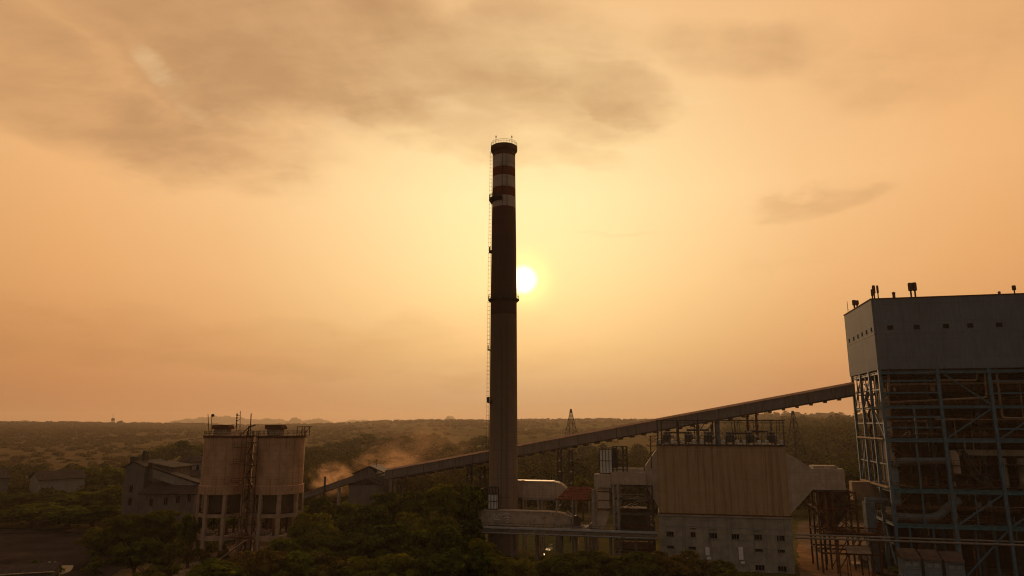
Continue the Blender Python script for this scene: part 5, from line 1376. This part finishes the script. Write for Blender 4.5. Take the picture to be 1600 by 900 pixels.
row([(815, 750, 54), (862, 752, 56), (910, 742, 60), (945, 742, 50)], 262, 56, 'trees behind the flue ducts', 'dark tree', 'behind the flue ducts right of the chimney')
row([(1290, 738, 60), (1330, 728, 66), (1258, 742, 50)], 300, 60, 'trees behind the precipitator', 'green tree', 'behind the precipitator beside the boiler house')
row([(30, 672, 14), (55, 677, 20)], 1500, 18, 'lone far trees', 'lone dark round tree', 'standing in the far brown plain')
for px, py, Y, w, nm, pr in [(1412, 878, 163, 46, 'round green bush in front of the grey filter housings at the bottom right', bushg), (318, 858, 182, 22, 'scraggy dry bush at the foot of the left silo columns', bushp), (350, 852, 186, 26, 'dry tangled bush under the left silo', bushp),
                             (296, 852, 178, 30, 'low bush on the bare dirt left of the silos', bushp), (268, 872, 165, 46, 'low olive bush at the lower left of the dirt yard', bushg), (240, 884, 160, 60, 'wide low bush at the bottom edge left of the dirt yard', bushg),
                             (150, 868, 172, 40, 'dark bush beside the coal yard puddles', bushg), (1180, 893, 158, 40, 'small bush before the concrete block at the bottom edge', bushg), (55, 874, 170, 30, 'low green bush on the coal yard near the tin shed', bushg)]:
    put_tree(px, py, Y, w, nm, None, pr, 3., 'bush')

# woodland and scrub too dense to count: low crowns merged into a few masses
def wood_mass(name, label, pts, m, leaves, seed, lf=.09):
    r = np.random.default_rng(seed); Vs, Fs, o = [], [], 0
    protos = []
    for k in range(6):
        P, N = crown_points(9, leaves, 1., .8, .7, r, lobe=(.34, .6)); protos.append((P, N))
    for x, y, zb, rad, h in pts:
        P, N = protos[r.integers(6)]; a = r.uniform(0, 6.28); c, s = math.cos(a), math.sin(a)
        Q = np.stack([P[:, 0]*c-P[:, 1]*s, P[:, 0]*s+P[:, 1]*c, P[:, 2]], 1); M = np.stack([N[:, 0]*c-N[:, 1]*s, N[:, 0]*s+N[:, 1]*c, N[:, 2]], 1)
        Q = Q*np.array([rad, rad, h/1.45])+np.array([x, y, zb]); V, F = leaf_quads(Q, M, lf*rad*1.5, r, 3)
        Vs.append(V); Fs.append(F+o); o += len(V)
    ob = mesh_np(name, np.concatenate(Vs), np.concatenate(Fs), m); tag(ob, label, 'woodland', None, 'stuff'); return ob
def scatter(n, a0, a1, r0, r1, rad, h, dens=None, seed=0, avoid=True, grow=0.):
    r = np.random.default_rng(seed); out = []
    for _ in range(n):
        a = r.uniform(a0, a1); q = (r.uniform(r0**1.3, r1**1.3))**(1/1.3)
        x, y = q*math.sin(R(a)), q*math.cos(R(a))
        if dens and r.random() > dens(x, y, a, q): continue
        if y < 330 and x > -70: 
            if x > 60 and y < 215: continue
            if y < 205: continue
        k = r.uniform(.65, 1.35)*(1+grow*(q-r0)/(r1-r0))
        out.append((x, y, terr(x, y)-.3, rad*k, h*k*r.uniform(.8, 1.2)))
    return out
def patch(x, y, a, q): return .5+.5*math.tanh(3*(math.sin(x*.011+y*.004)+math.cos(y*.009-x*.005)+math.sin(x*.031+1)*.5))
wood_mass('woodland', 'dark hazy woodland filling the valley behind the transfer house', scatter(800, -20, 1, 300, 700, 6., 10, lambda x, y, a, q: 1 if q < 560 else .5, 1), leafFar, 170, 31, .11)
wood_mass('woodland', 'dense woodland behind the precipitator and the flue ducts', scatter(620, 1, 17, 285, 640, 6.5, 11, lambda x, y, a, q: 1 if q < 480 else .5, 2), leafFar, 170, 32, .11)
wood_mass('woodland', 'wooded slope between the precipitator and the boiler house', scatter(1500, 17, 38, 290, 1500, 7., 11, None, 3, True, 1.), leafFar, 150, 33, .12)
wood_mass('woodland', 'green woodland strip behind the coal house and warehouses', scatter(620, -38, -19, 330, 560, 5., 6.5, lambda x, y, a, q: 1 if q < 420 else .3, 4), leafFar, 140, 34, .12)
wood_mass('scrub', 'scattered low scrub across the brown plain at the left', scatter(5200, -40, -17, 480, 3100, 3.6, 1.5, lambda x, y, a, q: .3+.7*patch(x, y, a, q), 5, True, 1.6), leafScrub, 40, 35, .26)
wood_mass('scrub', 'scattered scrub and hedges across the far green plain', scatter(4200, -19, 19, 640, 3100, 3.8, 1.5, lambda x, y, a, q: .1+.8*patch(x, y, a, q)**2, 6, True, 1.6), leafScrub, 40, 36, .26)
wood_mass('scrub', 'far hazy wooded rise at the right horizon', scatter(1100, 16, 40, 1400, 3100, 12., 14.0, lambda x, y, a, q: .8, 7, True, .6), leafFar, 50, 37, .2)
def skyline(n, a0, a1, r0, r1, rad, h, seed):
    r = np.random.default_rng(seed); out = []
    for _ in range(n):
        a = r.uniform(a0, a1); q = r.uniform(r0, r1); k = r.uniform(.5, 1.4)
        x, y = q*math.sin(R(a)), q*math.cos(R(a)); out.append((x, y, terr(x, y)-1, rad*k, h*k))
    return out
wood_mass('tree_line', 'low uneven line of trees along the far horizon', skyline(600, -40, 40, 2850, 3150, 6, 5, 8)+skyline(6, -38, -27, 2800, 3000, 10, 10, 9)+skyline(9, 4, 20, 2800, 3000, 10, 11, 10), leafFar, 40, 38, .24)
# undergrowth between the grove trees
wood_mass('undergrowth', 'low undergrowth covering the ground beneath the grove', [(x, y, -.2, rad, h) for x, y, rad, h in
    [(tr.uniform(-150, -98), tr.uniform(150, 178), tr.uniform(1.2, 2.4), tr.uniform(.7, 1.6)) for _ in range(60)]+[(tr.uniform(-112, -82), tr.uniform(192, 235), tr.uniform(1.6, 3.2), tr.uniform(1., 2.4)) for _ in range(150)]+[(tr.uniform(-240, -112), tr.uniform(244, 275), tr.uniform(2.5, 4.5), tr.uniform(2.5, 5)) for _ in range(260)]+[(tr.uniform(-62, 55), tr.uniform(120, 186), tr.uniform(1.6, 3.2), tr.uniform(1., 2.4)) for _ in range(420)] if not (x > 30 and y > 166 and x < 60)]+
    [(tr.uniform(-62, -8), tr.uniform(186, 250), tr.uniform(2, 4), tr.uniform(1.5, 4), ) and (tr.uniform(-55, -12), tr.uniform(200, 240), 0, tr.uniform(2, 4), tr.uniform(2, 4)) for _ in range(160)], leafB, 90, 39, .11)

# ------------------------------------------------------------------ haze and dust
def volume_mat(name, col, dens, aniso, graph=None):
    m = bpy.data.materials.new(name); m.use_nodes = True; g = G(m.node_tree); g.n.remove(g.n['Principled BSDF'])
    v = g.n.new('ShaderNodeVolumePrincipled'); v.inputs['Color'].default_value = (*col, 1); v.inputs['Anisotropy'].default_value = aniso
    v.inputs['Density'].default_value = dens
    if graph: g.l.new(graph(g), v.inputs['Density'])
    g.l.new(v.outputs[0], g.n['Material Output'].inputs['Volume']); return m
hz = MB().box(-10300, 10300, -10300, 10300, -60, 190).build('haze', volume_mat('haze_air', (.95, .78, .60), HAZE_D, .35))
tag(hz, kind='stuff')
def dust(name, label, c, rad, dens, seed):
    def gr(g):
        tc = g.n.new('ShaderNodeTexCoord'); O = tc.outputs['Object']
        nv = g.vm('DIVIDE', O, rad)
        n = g.noise(g.vm('ADD', nv, (seed, 0, 0)), 2.2, 5, .6, dist=.5)
        ln = g.vm('LENGTH', nv, out=1)
        f = g.mapr(ln, .15, .95, 1., 0.)
        return g.m('MULTIPLY', g.m('MULTIPLY', f, g.mapr(n, .42, .72)), dens)
    m = volume_mat(name+'_air', (.95, .60, .36), 0., .5, gr)
    o = MB().lathe([(.05, -1), (.6, -.8), (.92, -.4), (1., 0), (.92, .4), (.6, .8), (.05, 1)], 20).build(name, m)
    o.data.transform(Matrix.Diagonal((*rad, 1))); o.location = c; tag(o, label, 'dust cloud', None, 'stuff')
    return o
c = at(652, 700, 335); dust('dust_cloud', 'broad faint reddish dust cloud drifting behind the conveyor', c, (34, 22, 19), .016, 0)
c = at(520, 748, 285); dust('dust_plume', 'small bright dust plume rising behind the low conveyor', c, (13, 9, 9), .16, 5)
c = at(606, 726, 300); dust('dust_plume', 'low dust plume blowing over the transfer house roof', c, (20, 11, 9), .08, 9)
